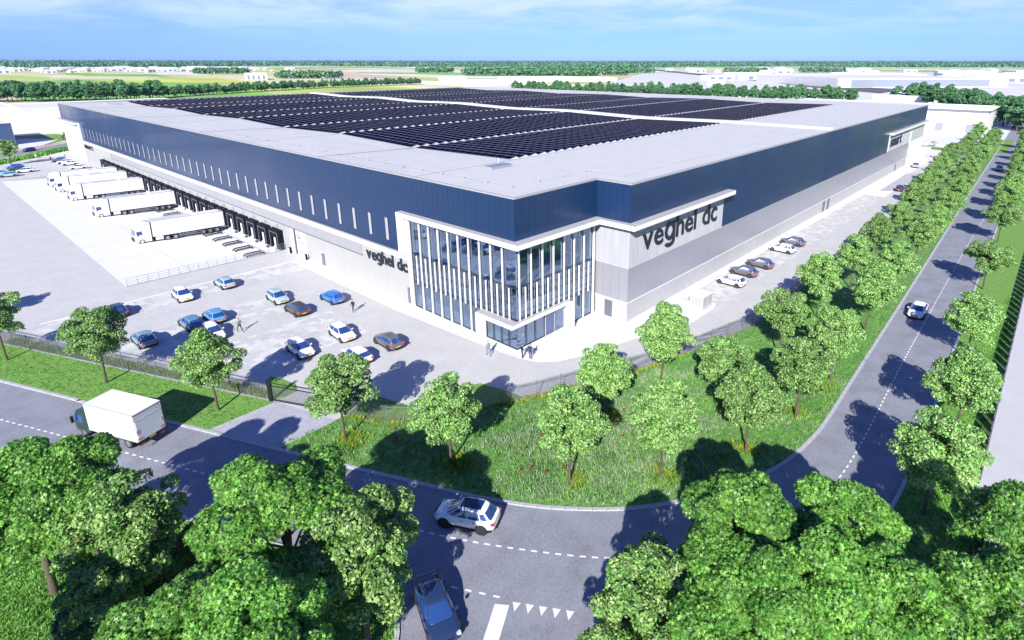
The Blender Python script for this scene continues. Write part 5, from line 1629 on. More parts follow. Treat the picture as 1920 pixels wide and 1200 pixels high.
def person(label, x, y, face, top, trousers, hair, stride=.0, arm=.1, h=1.76, shoes='cloth_black', z=.0):
    """face: heading in degrees; stride in metres"""
    s = stride
    J = [(0, 0, .95, .125, .16), (0, 0, 1.12, .11, .145), (0, 0, 1.33, .12, .175), (0, 0, 1.47, .06, .07), (.01, 0, 1.55, .055), (.02, 0, 1.66, .088, .075), (.01, 0, 1.74, .07, .06),
         (0, .10, .90, .09), (s * .45 + .03, .11, .50, .062), (s * .5, .11, .10, .042), (s * .5 + .15, .12, .035, .038),
         (0, -.10, .90, .09), (-s * .25 + .03, -.11, .50, .062), (-s * .6, -.11, .11, .042), (-s * .6 + .15, -.12, .035, .038),
         (0, .19, 1.40, .062), (-arm * .5, .24, 1.13, .044), (arm * .3 - s * .2, .25, .89, .032), (arm * .4 - s * .2, .25, .82, .03),
         (0, -.19, 1.40, .062), (arm * .4, -.24, 1.13, .044), (arm * .9 + s * .2, -.25, .90, .032), (arm + s * .2, -.25, .83, .03)]
    E_ = [(0, 1), (1, 2), (2, 3), (3, 4), (4, 5), (5, 6), (0, 7), (7, 8), (8, 9), (9, 10), (0, 11), (11, 12), (12, 13), (13, 14), (2, 15), (15, 16), (16, 17), (17, 18), (2, 19), (19, 20), (20, 21), (21, 22)]
    def zmap(c):
        if c.z < .09: return 3
        if abs(c.y) > .19 and c.z < .93: return 2
        if c.z < .97: return 1
        if c.z > 1.49: return 2
        return 0
    fg = []
    for j in (18, 22):
        p = J[j]
        fg.append(((p[0], p[1], p[2] - .01), [((.35 - .18 * k, 0, -1), .075 + (.012 if k in (1, 2) else 0), .0085) for k in range(4)] + [((1.2, -p[1], -.5), .06, .010)]))
    me = skin_figure('body', J, E_, [top, trousers, 'skin', shoes], zmap, fg)
    r = thing('person', label, 'person', (x, y, z), math.radians(face))
    r.scale = (h / 1.80,) * 3
    inst('body', me, r)
    hb = bmesh.new(); bmesh.ops.create_icosphere(hb, subdivisions=2, radius=.105)
    for v in hb.verts:
        v.co.x = v.co.x * .98 - .022; v.co.y *= .86; v.co.z = v.co.z * .95 + 1.70
    bmesh.ops.delete(hb, geom=[v for v in hb.verts if v.co.x > .045 and v.co.z < 1.74 or v.co.z < 1.63], context='VERTS')
    hm = bpy.data.meshes.new('hair'); hb.to_mesh(hm); hb.free(); hm.materials.append(MATS[hair]); hm.polygons.foreach_set('use_smooth', [True] * len(hm.polygons))
    inst('hair', hm, r)
    fc = MB()
    fc.tube((.095, 0, 1.665), (.125, 0, 1.65), .014, .010, k=5)
    fc.tube((.02, .083, 1.64), (.02, .083, 1.68), .018, k=5); fc.tube((.02, -.083, 1.64), (.02, -.083, 1.68), .018, k=5)
    fc.build('nose_and_ears', 'skin', r)
    e = MB(); e.box(.098, .108, .022, .042, 1.69, 1.70); e.box(.098, .108, -.042, -.022, 1.69, 1.70); e.build('eyes', 'hair_dark', r)
    MB().box(.100, .108, -.022, .022, 1.612, 1.620).build('mouth', 'cloth_red', r)
    return r
person('person in a black jacket walking across the car park near the bright blue car', -6.4, 23.13, 200, 'cloth_black', 'cloth_navy', 'hair_red', .5, .2, shoes='cloth_white')
person('person in a grey top walking between the parked cars, away from the sky blue one', -18.28, 27.96, 100, 'cloth_sage', 'cloth_black', 'hair_red', .65, .25, 1.8)
person('person in a sage shirt and blue jeans walking towards the entrance portal', -2.89, 1.55, 250, 'cloth_sage', 'cloth_jeans', 'hair_red', .45, .2, 1.8)
person('person in black standing left of the pair at the glass corner', -1.0, -1.73, 330, 'cloth_black', 'cloth_black', 'hair_dark', .05, .3, 1.8, z=.035)
person('person in a dark navy suit standing right of the pair at the glass corner', -.45, -2.45, 200, 'cloth_navy', 'cloth_navy', 'hair_dark', .08, .25, 1.8, z=.035)
person('person in black walking near the grey car at the far left yard', -7.5, 202.5, 240, 'cloth_black', 'cloth_black', 'hair_dark', .7, .3, 1.8)
person('person in white walking towards the far left office', -2.4, 212.0, 180, 'cloth_white', 'cloth_black', 'hair_dark', .4, .2)
person('person in a pale shirt at the grass edge of the far left yard', -9.5, 214.0, 30, 'cloth_white', 'cloth_white', 'hair_dark', .2, .2)
person('person in dark blue at the far glazed entrance', 181.5, -8.9, 180, 'cloth_navy', 'cloth_white', 'hair_dark', .1, .2, z=.035)
person('person in a red top beside the one in dark blue at the far entrance', 183.3, -10.2, 150, 'cloth_red', 'cloth_black', 'hair_dark', .1, .2)

# chairs and table behind the corner glass
TB = thing('cafe_table', 'long pale table with chairs behind the glass of the entrance corner', 'table', (2.6, 2.6, .06), .8)
MB().box(-1.2, 1.2, -.4, .4, .72, .76).build('tabletop', 'white_trim', TB)
for x_ in (-1.1, 1.1):
    for y_ in (-.32, .32): MB().box(x_ - .025, x_ + .025, y_ - .025, y_ + .025, 0, .72).build('leg', 'dark_frame', TB)
ch = None
spots = [(1.6, 2.0, 0), (2.3, 1.5, 1), (3.2, 1.7, 2), (1.9, 3.2, 3), (3.3, 3.2, 4), (4.4, 1.2, 5)]
clab = ['nearest the dock-side glass', 'nearest the glass corner', 'in front of the table on the entrance side', 'behind the left end of the table', 'behind the right end of the table', 'standing apart near the entrance doors']
for x_, y_, k in spots:
    if ch is None:
        ch = thing('chair', 'dark framed chair ' + clab[k], 'chair', (x_, y_, .06), k, 'chairs around the table behind the glass')
        MB().box(-.22, .22, -.22, .22, .43, .46).build('seat', 'white_trim', ch)
        MB().box(-.22, -.19, -.2, .2, .5, .85).build('backrest', 'white_trim', ch)
        for a in (-.2, .2):
            for b_ in (-.2, .2): MB().box(a - .015, a + .015, b_ - .015, b_ + .015, 0, .43 if a > 0 else .85).build('leg', 'dark_frame', ch)
    else: dup(ch, 'dark framed chair ' + clab[k], (x_, y_, .06), k * 1.1, 'chairs around the table behind the glass')
# ---------------------------------------------------------------- vegetation
def leaf_cloud(name, mat_name, centers, radii, n_leaves, size, shape='quad', seed=0, droop=.35, flat=.8, core=None):
    """leaves spread over the surfaces of many small clumps (centers/radii)"""
    r = np.random.default_rng(seed)
    centers = np.asarray(centers, float); radii = np.asarray(radii, float)
    wgt = radii ** 2; wgt /= wgt.sum()
    idx = r.choice(len(centers), n_leaves, p=wgt)
    d = r.normal(size=(n_leaves, 3)); d /= np.linalg.norm(d, axis=1)[:, None]
    d[:, 2] = np.where(d[:, 2] < -.35, -d[:, 2] * .6, d[:, 2]); d /= np.linalg.norm(d, axis=1)[:, None]
    rad = radii[idx] * (.72 + .34 * r.random(n_leaves) ** .7)
    pos = centers[idx] + d * rad[:, None] * np.array([1, 1, flat])
    nrm = d * .75 + r.normal(size=(n_leaves, 3)) * .60 + np.array([0, 0, .40])
    nrm /= np.linalg.norm(nrm, axis=1)[:, None]
    t = np.cross(nrm, r.normal(size=(n_leaves, 3))); t /= np.linalg.norm(t, axis=1)[:, None]
    b = np.cross(nrm, t)
    s = size * (.65 + .7 * r.random(n_leaves))
    if shape == 'quad':      # pointed oval, four corners
        tpl = np.array([[-.5, 0, 0], [0, .30, .05], [.55, 0, -.10], [0, -.30, .05]])
        faces = [[0, 1, 2, 3]]
    elif shape == 'blade':
        tpl = np.array([[-.5, -.08, 0], [.5, -.03, -.15], [.5, .03, -.15], [-.5, .08, 0]]); faces = [[0, 1, 2, 3]]
    else:                    # five-pointed maple leaf
        pts = []
        L = [.62, .50, .42]; 
        ang = [0, 62, 128, -128, -62]
        ln = [.62, .55, .40, .40, .55]
        order = sorted(range(5), key=lambda i: ang[i] % 360)
        for q, i in enumerate(order):
            a = math.radians(ang[i]); pts.append((ln[i] * math.cos(a), ln[i] * math.sin(a), -.10))
            j = order[(q + 1) % 5]
            a2 = math.radians((ang[i] % 360 + (((ang[j] - ang[i]) % 360) / 2)))
            pts.append((.20 * math.cos(a2), .20 * math.sin(a2), .02))
        tpl = np.array(pts); faces = [list(range(10))]
    k = len(tpl)
    V = pos[:, None, :] + s[:, None, None] * (tpl[None, :, 0:1] * t[:, None, :] + tpl[None, :, 1:2] * b[:, None, :] + tpl[None, :, 2:3] * nrm[:, None, :])
    V = V.reshape(-1, 3)
    base = (np.arange(n_leaves) * k)[:, None]
    loops = (base + np.array(faces[0])[None, :]).ravel()
    counts = np.full(n_leaves, len(faces[0]), np.int32)
    me = np_mesh(name, V, loops, counts, [mat_name])
    return me

def trunk_mesh(name, h, r0, targets, seed, lean=.0, fork=.45):
    rr = random.Random(seed)
    mb = MB(); p = Vector((0, 0, -.1)); n = 5
    pts = [p]
    for i in range(1, n + 1):
        pts.append(Vector((rr.uniform(-.05, .05) * i * .5, rr.uniform(-.05, .05) * i * .5, h * i / n)))
    for i in range(n): mb.tube(pts[i], pts[i + 1], r0 * (1 - .7 * i / n), r0 * (1 - .7 * (i + 1) / n), k=8, cap=False)
    for t in targets:
        z = h * rr.uniform(fork, .95); i = min(n - 1, int(z / h * n))
        s = pts[i].lerp(pts[i + 1], (z / h * n) - i)
        t = Vector(t); mid = s.lerp(t, .55) + Vector((0, 0, .08 * (t - s).length))
        w_ = r0 * .32
        mb.tube(s, mid, w_, w_ * .6, k=5, cap=False); mb.tube(mid, t, w_ * .6, w_ * .2, k=5, cap=False)
    return mb.mesh(name, 'bark', True)

def street_crown(seed, rx=2.75, rz=2.9, zc=5.45, n=90):
    rr = random.Random(seed); C_ = []; R_ = []
    while len(C_) < n:
        x, y, z = rr.uniform(-1, 1), rr.uniform(-1, 1), rr.uniform(-1, 1)
        q = math.sqrt(x * x + y * y + z * z)
        if q > 1 or q < .35: continue
        k = 1.0 - .30 * max(0, z) ** 1.5                 # narrower at the top
        lob = 1 + .13 * math.sin(3 * math.atan2(y, x) + seed) + .08 * math.sin(5 * z + seed)
        C_.append((x * rx * k * lob * .88, y * rx * k * lob * .88, zc + z * rz * .90)); R_.append(rr.uniform(.45, .75))
    return C_, R_
STREET = []
for sd in range(5):
    C_, R_ = street_crown(sd)
    cm = leaf_cloud('crown', 'leaf_street', C_, R_, 21000, .185, 'quad', sd)
    tm_ = trunk_mesh('trunk', 6.2, .125, C_[::3], sd, fork=.42)
    STREET.append((cm, tm_))
def tree_thing(name, label, x, y, meshes, rz=0, s=1.0, group=None, sz=None):
    t = thing(name, label, 'tree', (x, y, 0), rz, group)
    t.scale = (s, s, s if sz is None else sz)
    t.rotation_euler = (math.radians(1.8 * math.sin(x * 7.1)), math.radians(1.8 * math.sin(y * 5.3)), rz)
    inst('trunk', meshes[1], t); inst('crown', meshes[0], t)
    return t
ordn = ['first', 'second', 'third', 'fourth', 'fifth', 'sixth', 'seventh', 'eighth', 'ninth', 'tenth', 'eleventh', 'twelfth', 'thirteenth', 'fourteenth', 'fifteenth', 'sixteenth', 'seventeenth', 'eighteenth', 'nineteenth', 'twentieth']
rr = random.Random(3)
leftrow = [(-37.5, 39.5, 'young street tree at the left edge of the picture, in front of the fence'), (-31.76, 25.93, 'young street tree on the verge left of the box lorry'),
           (-26.29, 12.39, 'young street tree on the verge right of the box lorry, left of the driveway'), (-21.0, -.47, 'young street tree just right of the driveway, above yellow flowers'),
           (-17.09, -9.64, 'young street tree on the meadow nearest behind the white sport utility car')]
for i, (x, y, lb) in enumerate(leftrow): tree_thing('street_tree', lb, x, y, STREET[i % 5], rr.uniform(0, 6), rr.uniform(.97, 1.04))
for x, y, lb in [(-43.6, 53.5, 'young street tree out at the far left along the yard fence'), (-49.6, 67, 'next young street tree along the far left fence')]:
    tree_thing('street_tree', lb, x, y, STREET[1], rr.uniform(0, 6), 1)
outer = [(-12.64, -18.2), (-7.7, -23.0), (-.5, -26.7), (7.1, -28.0), (16.0, -28.25), (30.7, -27.7), (45.3, -27.45), (60.5, -27.2), (76.5, -27.0), (91, -26.4), (105, -25.8), (120, -25.0), (135, -24.2), (151, -23.6), (167, -23.4), (184, -22.6), (202, -21.8), (220, -21.0), (238, -20.3)]
inner = [(-4.1, -14.85), (4.3, -15.8), (4.9, -21.9), (17.2, -22.6), (30.0, -22.5), (44.0, -22.4), (59.0, -21.9), (75.5, -21.7), (90, -20.9), (105, -20.1), (119.5, -19.3), (134, -18.7), (150, -18.0), (166, -17.4), (182, -16.9), (200, -16.0), (222, -15.0), (244, -14)]
rightr = [(1.5, -39.0), (13.2, -39.2), (30.0, -37.9), (56.0, -36.6), (84.8, -35.6), (99, -35.3), (113, -35.0), (126, -34.6), (139, -34.2), (152, -33.6), (166, -33.0), (181, -32.4), (197, -31.9), (214, -31.2), (232, -30.4)]
def row(lst, words_, grp, smin=.96):
    for i, (x, y) in enumerate(lst):
        tree_thing('street_tree', words_(i), x, y, STREET[(i * 3 + len(grp)) % 5], rr.uniform(0, 6), rr.uniform(smin, smin + .12), grp, rr.uniform(.84, 1.08))
row(outer, lambda i: 'leafy street tree, %s from the bend in the row along the road kerb' % ordn[i], 'street trees along the kerb of the avenue', .88)
row(inner, lambda i: 'leafy street tree, %s from the near end of the row beside the parking lane' % ordn[i], 'street trees between parking lane and avenue', .88)
row(rightr, lambda i: 'leafy street tree, %s from the near end on the far side of the avenue' % ordn[i], 'street trees on the outer side of the avenue', 1.0)

# big foreground trees
def big_crown(seed, r=4.4, zc=8.6, lobes=11, flat=.75):
    rr_ = random.Random(seed); C_ = []; R_ = []
    for i in range(lobes):
        a = 2 * math.pi * i * .618 + seed; q = math.sqrt((i + .4) / lobes)
        rad = r * .78 * q
        z = zc + (1 - q ** 2) * r * .62 + rr_.uniform(-.9, .9)
        lr = r * rr_.uniform(.24, .40)
        cx, cy = rad * math.cos(a), rad * math.sin(a)
        C_.append((cx, cy, z)); R_.append(lr)
        for k in range(7):                                # smaller bumps on each lobe
            d = Vector((rr_.gauss(0, 1), rr_.gauss(0, 1), abs(rr_.gauss(0, 1)) * .9 - .2)).normalized()
            C_.append((cx + d.x * lr * .78, cy + d.y * lr * .78, z + d.z * lr * .62)); R_.append(lr * rr_.uniform(.30, .48))
    for i in range(lobes):                                # lower skirt
        a = 2 * math.pi * i / lobes + .3; C_.append((r * .62 * math.cos(a), r * .62 * math.sin(a), zc - rr_.uniform(1.4, 2.8))); R_.append(r * .24)
    return C_, R_
BIG = []
for sd in range(3):
    C_, R_ = big_crown(sd + 20)
    BIG.append((leaf_cloud('crown', 'leaf_maple', C_, R_, 36000, .27, 'maple', sd + 50, flat=.9), trunk_mesh('trunk', 9.6, .30, C_[::6], sd, fork=.35)))
PALE = []
for sd in range(2):
    C_, R_ = street_crown(sd + 31, 3.0, 3.0, 5.4, 70)
    PALE.append((leaf_cloud('crown', 'leaf_pale', C_, R_, 24000, .185, 'quad', sd + 70), trunk_mesh('trunk', 6.6, .16, C_[::3], sd, fork=.35)))
bigs = [  # x, y, mesh set, scale, label
 (-40.2, -.9, BIG[0], .80, 'round maple at the left edge of the foreground, touching the road'),
 (-38.0, -3.0, BIG[1], .64, 'smaller maple reaching over the road behind the box lorry'),
 (-31.1, -13.0, BIG[1], .88, 'maple in the middle foreground reaching furthest over the road'),
 (-36.9, -17.6, BIG[2], .80, 'big maple at the bottom edge, left one of two beside the side road'),
 (-35.0, -19.3, BIG[0], .76, 'big maple at the bottom edge, right one of two beside the side road'),
 (-16.3, -32.6, BIG[0], .80, 'maple right of the junction, nearest to the road bend'),
 (-12.7, -36.7, BIG[2], .70, 'maple crown touching the avenue kerb at the lower right'),
 (-20.6, -35.0, BIG[1], .74, 'maple at the bottom edge just right of the side road'),
 (-17.6, -37.3, BIG[0], .68, 'maple in the middle of the lower right group'),
 (-15.3, -40.5, BIG[1], .76, 'maple at the lower right in front of the white paved yard'),
 (-13.6, -43.6, BIG[2], .80, 'maple at the bottom right corner of the picture'),
 (-8.9, -43.6, BIG[0], .70, 'maple cut by the right edge over the white paved yard'),
 (-26.5, -39.5, BIG[0], .80, 'maple just below the bottom edge on the right'),
 (-46.5, -12.0, BIG[2], .95, 'maple just outside the bottom left corner of the picture'),
]
for i, (x, y, ms, s, lb) in enumerate(bigs): tree_thing('maple_tree', lb, x, y, ms, i * 1.7, s, None, .76 + .03 * (i % 3))
for i, (x, y, ms, s, lb) in enumerate([(-37.0, -5.8, PALE[0], 1.05, 'pale leaved tree between the two maples at the left foreground'), (-29.7, -18.2, PALE[1], 1.15, 'pale leaved tree left of the dark blue car at the junction'),
        (-21.2, -30.4, PALE[0], .98, 'pale leaved tree on the corner right of the side road'), (-24.6, -30.3, PALE[1], .76, 'smaller pale leaved tree at the bottom beside the give-way marks'),
        (-38.6, -8.2, PALE[1], .72, 'small pale leaved tree under the left maple')]):
    tree_thing('broadleaf_tree', lb, x, y, ms, i * 2.1, s)
# shrubs
def shrub(name, label, x, y, r, h, matn, leaves, size, seed, shape='quad', z=0):
    rr_ = random.Random(seed); C_ = []; R_ = []
    for i in range(16):
        a = rr_.uniform(0, 6.28); q = math.sqrt(rr_.random()) * .75
        C_.append((r * q * math.cos(a), r * q * math.sin(a), h * (.35 + .45 * (1 - q) * rr_.uniform(.6, 1)))); R_.append(r * rr_.uniform(.28, .45))
    t = thing(name, label, 'shrub', (x, y, z))
    inst('foliage', leaf_cloud('foliage', matn, C_, R_, leaves, size, shape, seed), t)
    mb = MB()
    for c in C_[::2]: mb.tube((0, 0, -.05), (c[0] * .8, c[1] * .8, c[2] * .9), .04, .015, k=5)
    mb.build('stems', 'bark', t)
    return t
shrub('shrub', 'olive green rounded shrub on the grass between the left foreground trees', -33.7, -5.2, 1.8, 3.6, 'leaf_olive', 9000, .13, 1)
shrub('shrub', 'olive green shrub under the pale tree at the left foreground', -36.6, -6.9, 1.9, 3.2, 'leaf_olive', 8000, .13, 2)
shrub('shrub', 'bright olive shrub at the bottom edge under the right maples', -23.6, -34.3, 1.6, 4.2, 'leaf_olive', 6000, .13, 3)
shrub('conifer_shrub', 'blue green feathery conifer at the bottom left', -39.3, -7.4, 2.0, 4.4, 'leaf_spruce', 9000, .26, 4, 'blade')
shrub('conifer_shrub', 'blue green feathery conifer below the bottom left corner', -42.0, -11.5, 1.8, 3.4, 'leaf_spruce', 7000, .26, 5, 'blade')
for i, (x, y) in enumerate([(221, -3.5), (219.5, -12.0)]):
    shrub('blossom_shrub', 'pale pink shrub on the green strip behind the far glazed entrance, %s' % ['nearer the warehouse', 'nearer the avenue'][i], x, y, 1.3, 2.6, 'leaf_blossom', 1200, .25, 20 + i)
shrub('red_shrub', 'dark red shrub on the small lawn by the far glazed entrance', 180.5, -12.3, 1.4, 1.6, 'leaf_red', 1500, .25, 30)
tree_thing('young_tree', 'slender young tree on the small lawn by the far glazed entrance', 184.5, -12.8, STREET[2], 1, .62)
tree_thing('young_tree', 'bushy light green tree at the left edge of the far yard', -17.0, 203.0, PALE[1], 1, .95)
tree_thing('young_tree', 'small green tree at the foot of the far left office', 3.5, 236.0, STREET[1], 1, .75)

# yellow flowering clumps at tree feet, low shrub strip inside the fence
def tufts(name, pts, mat_name, size, hgt, seed, blades=7, wd=.05, spread=.16, z=.05):
    r = np.random.default_rng(seed); pts = np.asarray(pts, float); n = len(pts) * blades
    base = np.repeat(pts, blades, axis=0) + r.normal(size=(n, 2)) * spread
    a = r.uniform(0, 6.283, n); h = hgt * (.55 + .75 * r.random(n)); w_ = wd * (.7 + .6 * r.random(n))
    lean = r.normal(size=(n, 2)) * h[:, None] * .42
    p0 = np.c_[base, np.full(n, z - .02)]
    dx = np.c_[np.cos(a), np.sin(a)] * w_[:, None]
    V = np.empty((n, 3, 3)); V[:, 0, :2] = base - dx; V[:, 1, :2] = base + dx; V[:, 2, :2] = base + lean
    V[:, 0, 2] = z - .02; V[:, 1, 2] = z - .02; V[:, 2, 2] = z + h
    loops = np.arange(n * 3); me = np_mesh(name, V.reshape(-1, 3), loops, np.full(n, 3), [mat_name])
    return me
def inside(poly, P):
    P = np.asarray(P); x, y = P[:, 0], P[:, 1]; r = np.zeros(len(P), bool); n = len(poly)
    for i in range(n):
        x1_, y1_ = poly[i][:2]; x2_, y2_ = poly[(i + 1) % n][:2]
        c = ((y1_ > y) != (y2_ > y)) & (x < (x2_ - x1_) * (y - y1_) / ((y2_ - y1_) + 1e-12) + x1_)
        r ^= c
    return r
vg_poly = [(p[0] + .5, p[1] + .25) for p in verge if p[0] > -60] + [(-22.6, 9.8), (-29.9, 27.6), (-37.5, 45.1), (-52, 79)]
md_poly = [(p[0] + .5, p[1] + .5) for p in med] + [(230, -19), (190, -17.6)] + [(p[0], p[1] - .35) for p in FENCE_R[:-1][::-1]]
def scatter_in(poly, x0, x1, y0, y1, n, seed, keep=None):
    r = np.random.default_rng(seed); P = np.c_[r.uniform(x0, x1, n), r.uniform(y0, y1, n)]
    P = P[inside(poly, P)]
    if keep is not None: P = P[keep(P, r)]
    return P
def grass_obj(name, label, me, cat='grass'):
    o = inst(name, me); o['kind'] = 'stuff'; o['label'] = label; o['category'] = cat
P = scatter_in(vg_poly, -60, -20, 9, 80, 26000, 1)
grass_obj('verge_grass', 'short tufted grass of the verge in front of the fence', tufts('verge_grass', P, 'blade', .1, .09, 1, 5, .05, .10))
P = scatter_in(md_poly, -26, 40, -31, 4, 26000, 2)
grass_obj('meadow_grass', 'mid green grass of the meadow inside the road bend', tufts('meadow_grass', P, 'blade', .1, .13, 2, 5, .05, .12))
def patchy(P, r):
    s = np.sin(P[:, 0] * .55 + 1.3) * np.cos(P[:, 1] * .6 + .4) + .6 * np.sin(P[:, 0] * .9 + P[:, 1] * 1.1)
    core = np.exp(-((P[:, 0] + 6) ** 2 / 110 + (P[:, 1] + 17.5) ** 2 / 42)) * 1.9
    return (s * .6 + core + r.normal(size=len(P)) * .35) > .75
P = scatter_in(md_poly, -24, 22, -30, 2, 26000, 3, patchy)
grass_obj('tall_grass', 'tall pale seeding grass in the middle of the meadow', tufts('tall_grass', P, 'blade_pale', .1, .36, 3, 6, .030, .16))
P = scatter_in(md_poly, -24, 22, -30, 2, 9000, 8, patchy)
grass_obj('wild_herbs', 'darker leafy herbs among the pale meadow grass', tufts('wild_herbs', P, 'blade', .1, .26, 9, 8, .06, .2))
lawnL = [(p[0] - .4, p[1] - .3) for p in LL] + [(-75, -60), (-75, 60)]
P = scatter_in(lawnL, -50, -27, -26, 10, 22000, 5)
grass_obj('foreground_grass', 'grass under the foreground trees left of the side road', tufts('foreground_grass', P, 'blade', .1, .14, 5, 5, .05, .12))
lawnR = [(p[0] + .3, p[1] - .4) for p in LR[1:14]] + [(60, -40.6), (-9, -41), (-14, -60), (-50, -60)]
P = scatter_in(lawnR, -30, 60, -45, -27, 20000, 6)
grass_obj('roadside_grass', 'grass of the strip between avenue and the white paved yard', tufts('roadside_grass', P, 'blade', .1, .14, 6, 5, .05, .12))
# yellow clumps
ycl = [(-20.6, -1.0, 1.5), (-16.6, -10.0, 1.5), (-12.0, -18.4, 1.0), (-7.2, -23.0, 1.0), (7.9, -27.6, 1.1), (.1, -26.6, .9), (14.2, -27.9, 1.2), (16.6, -27.6, .8), (-3.6, -15.4, 1.0), (5.2, -22.6, 1.0)]
for i, (x, y, r_) in enumerate(ycl):
    q = np.random.default_rng(40 + i); P = np.c_[q.normal(size=90) * r_ * .42 + x, q.normal(size=90) * r_ * .42 + y]
    t = thing('yellow_flowers', 'yellow flowering clump at a street tree foot, %s along the meadow' % ordn[i], 'plant', (0, 0, 0), 0, 'yellow flowering clumps')
    inst('leaves', tufts('leaves', P, 'blade', .1, .35, 60 + i, 6, .05, .12), t); inst('flowers', tufts('flowers', P, 'blade_yellow', .1, .46, 80 + i, 3, .05, .14), t)
line = [Vector((p[0], p[1], 0)) for p in [(-37.0, 45.4), (-29.5, 28.0), (-22.3, 11.2)]]
q = np.random.default_rng(9); P = []
for a, b_ in zip(line[:-1], line[1:]):
    for i in range(520):
        c = a.lerp(b_, q.random()); P.append((c.x + abs(q.normal()) * .25 + .1, c.y + q.normal() * .15))
grass_obj('low_planting', 'low olive yellow plants along the foot of the yard fence', tufts('low_planting', P, 'blade_yellow', .1, .26, 4, 6, .06, .2), 'plants')
P2 = [(p[0] + q.normal() * .1, p[1]) for p in P]
grass_obj('low_planting', 'green leaves of the low planting along the yard fence', tufts('low_planting', P2, 'blade', .1, .22, 14, 6, .07, .2), 'plants')
line = [Vector((p[0], p[1], 0)) for p in FENCE_R[:9]]; P = []
for a, b_ in zip(line[:-1], line[1:]):
    for i in range(int((b_ - a).length * 16)):
        c = a.lerp(b_, q.random()); P.append((c.x + q.normal() * .2, c.y - .2 + q.normal() * .2))
grass_obj('fence_foot_plants', 'thin yellow green plants under the meadow fence', tufts('fence_foot_plants', P, 'blade_yellow', .1, .26, 24, 4, .04, .12), 'plants')
# poppies
pop = MB()
pop.tube((0, 0, 0), (.02, 0, .42), .012, k=4)
head = MB()
for i in range(5):
    a = 2 * math.pi * i / 5; b_ = a + 1.5
    head.add([(.02, 0, .42), (.02 + .12 * math.cos(a), .12 * math.sin(a), .47), (.02 + .15 * math.cos((a + b_) / 2), .15 * math.sin((a + b_) / 2), .50), (.02 + .12 * math.cos(b_), .12 * math.sin(b_), .47)], [(0, 1, 2, 3)])
stem_me, head_me = pop.mesh('stem', 'stem_green'), head.mesh('petals', 'poppy_red')
pops = [(-17.9, -2.6), (-18.5, -4.3), (-17.7, -5.0), (-20.2, -4.3), (-18.2, -3.8), (-13.6, -15.0), (-12.2, -13.0), (-11.9, -17.0), (-10.4, -15.1), (-9.7, -16.9), (-9.9, -12.8), (-14.4, -14.6), (-4.6, -16.4), (-3.2, -17.6), (-2.3, -15.9), (-1.8, -17.9), (-1.2, -16.8), (-13.2, -16.2), (-4.0, -19.5), (-5.6, -18.1), (1.0, -17.2), (-8.0, -14.0)]
for i, (x, y) in enumerate(pops):
    t = thing('poppy', 'small red poppy standing in the meadow grass', 'flower', (x, y, .05), i, 'red poppies scattered over the meadow')
    t.scale = (.95,) * 3
    inst('stem', stem_me, t); inst('petals', head_me, t)

# ---------------------------------------------------------------- fences
def palisade(label, pts, h=1.75, pitch=.125, post_every=2.5, w=.022):
    root = thing('fence', label, 'fence')
    P = [Vector((p[0], p[1], 0)) for p in pts]
    post = MB().box(-.03, .03, -.03, .03, 0, h + .05).mesh('post', 'fence_metal')
    for a, b_ in zip(P[:-1], P[1:]):
        d = b_ - a; L = d.length; ang = math.atan2(d.y, d.x); n = max(1, round(L / post_every)); seg = L / n
        for i in range(n):
            c = a + d * (i / n)
            inst('post', post, root, (c.x, c.y, 0), ang)
            k = ('pal', round(seg, 1), pitch, h)
            if k not in KME:
                mb = MB(); m = int(seg / pitch)
                for j in range(1, m + 1):
                    x = j * seg / (m + 1); mb.box(x - w / 2, x + w / 2, -.014, .014, .06, h)
                KME[k] = mb.mesh('picket_panel', 'fence_metal')
                KME[k + ('r',)] = MB().box(0, seg, -.018, .018, 0, .05).mesh('rail', 'fence_metal')
            inst('picket_panel', KME[k], root, (c.x, c.y, 0), ang, kind='stuff')
            for z in (.12, h - .22): inst('rail', KME[k + ('r',)], root, (c.x, c.y, z), ang)
    c = P[-1]; inst('post', post, root, (c.x, c.y, 0), 0)
    return root
palisade('dark steel picket fence between the verge and the left car park', FENCE_L[::-1][:4])
palisade('grey steel picket fence curving along the meadow to the parking lane', FENCE_R[:-1])
struct('fence_edging', MB().poly([(-22.5, 10.35), (-22.38, 10.42), (-29.8, 27.85), (-37.36, 45.5), (-60, 98.1), (-60.15, 98), (-37.5, 45.4), (-29.95, 27.75)], .07), 'kerb')
gt = thing('sliding_gate', 'long dark sliding picket gate closing the driveway', 'gate')
a = Vector((-22.3, 10.2, 0)); b_ = Vector((-19.0, 3.2, 0)); d = b_ - a; ang = math.atan2(d.y, d.x); L = d.length
q = MB()
for j in range(1, 58): q.box(j * L / 58 - .012, j * L / 58 + .012, -.014, .014, .18, 1.62)
q.build('picket_panel', 'fence_metal', gt, loc=tuple(a), rz=ang, kind='stuff')
MB().box(0, L, -.04, .04, .08, .20).build('bottom_rail', 'dark_metal', gt, loc=tuple(a), rz=ang)
MB().box(0, L, -.03, .03, 1.60, 1.68).build('top_rail', 'dark_metal', gt, loc=tuple(a), rz=ang)
gp = thing('gate_post', 'tall dark gate post at the left side of the driveway', 'post', (-22.4, 10.35, 0), ang)
MB().box(-.14, -.02, -.16, .16, 0, 2.15).build('upright', 'dark_metal', gp); MB().box(.06, .18, -.16, .16, 0, 2.15).build('upright', 'dark_metal', gp); MB().box(-.02, .06, -.05, .05, .3, 2.0).build('crosspiece', 'fence_metal', gp)
gp = thing('gate_post', 'dark gate post at the right side of the driveway, behind a tree', 'post', (-18.95, 3.1, 0), ang)
MB().box(-.1, .1, -.14, .14, 0, 2.0).build('upright', 'dark_metal', gp)
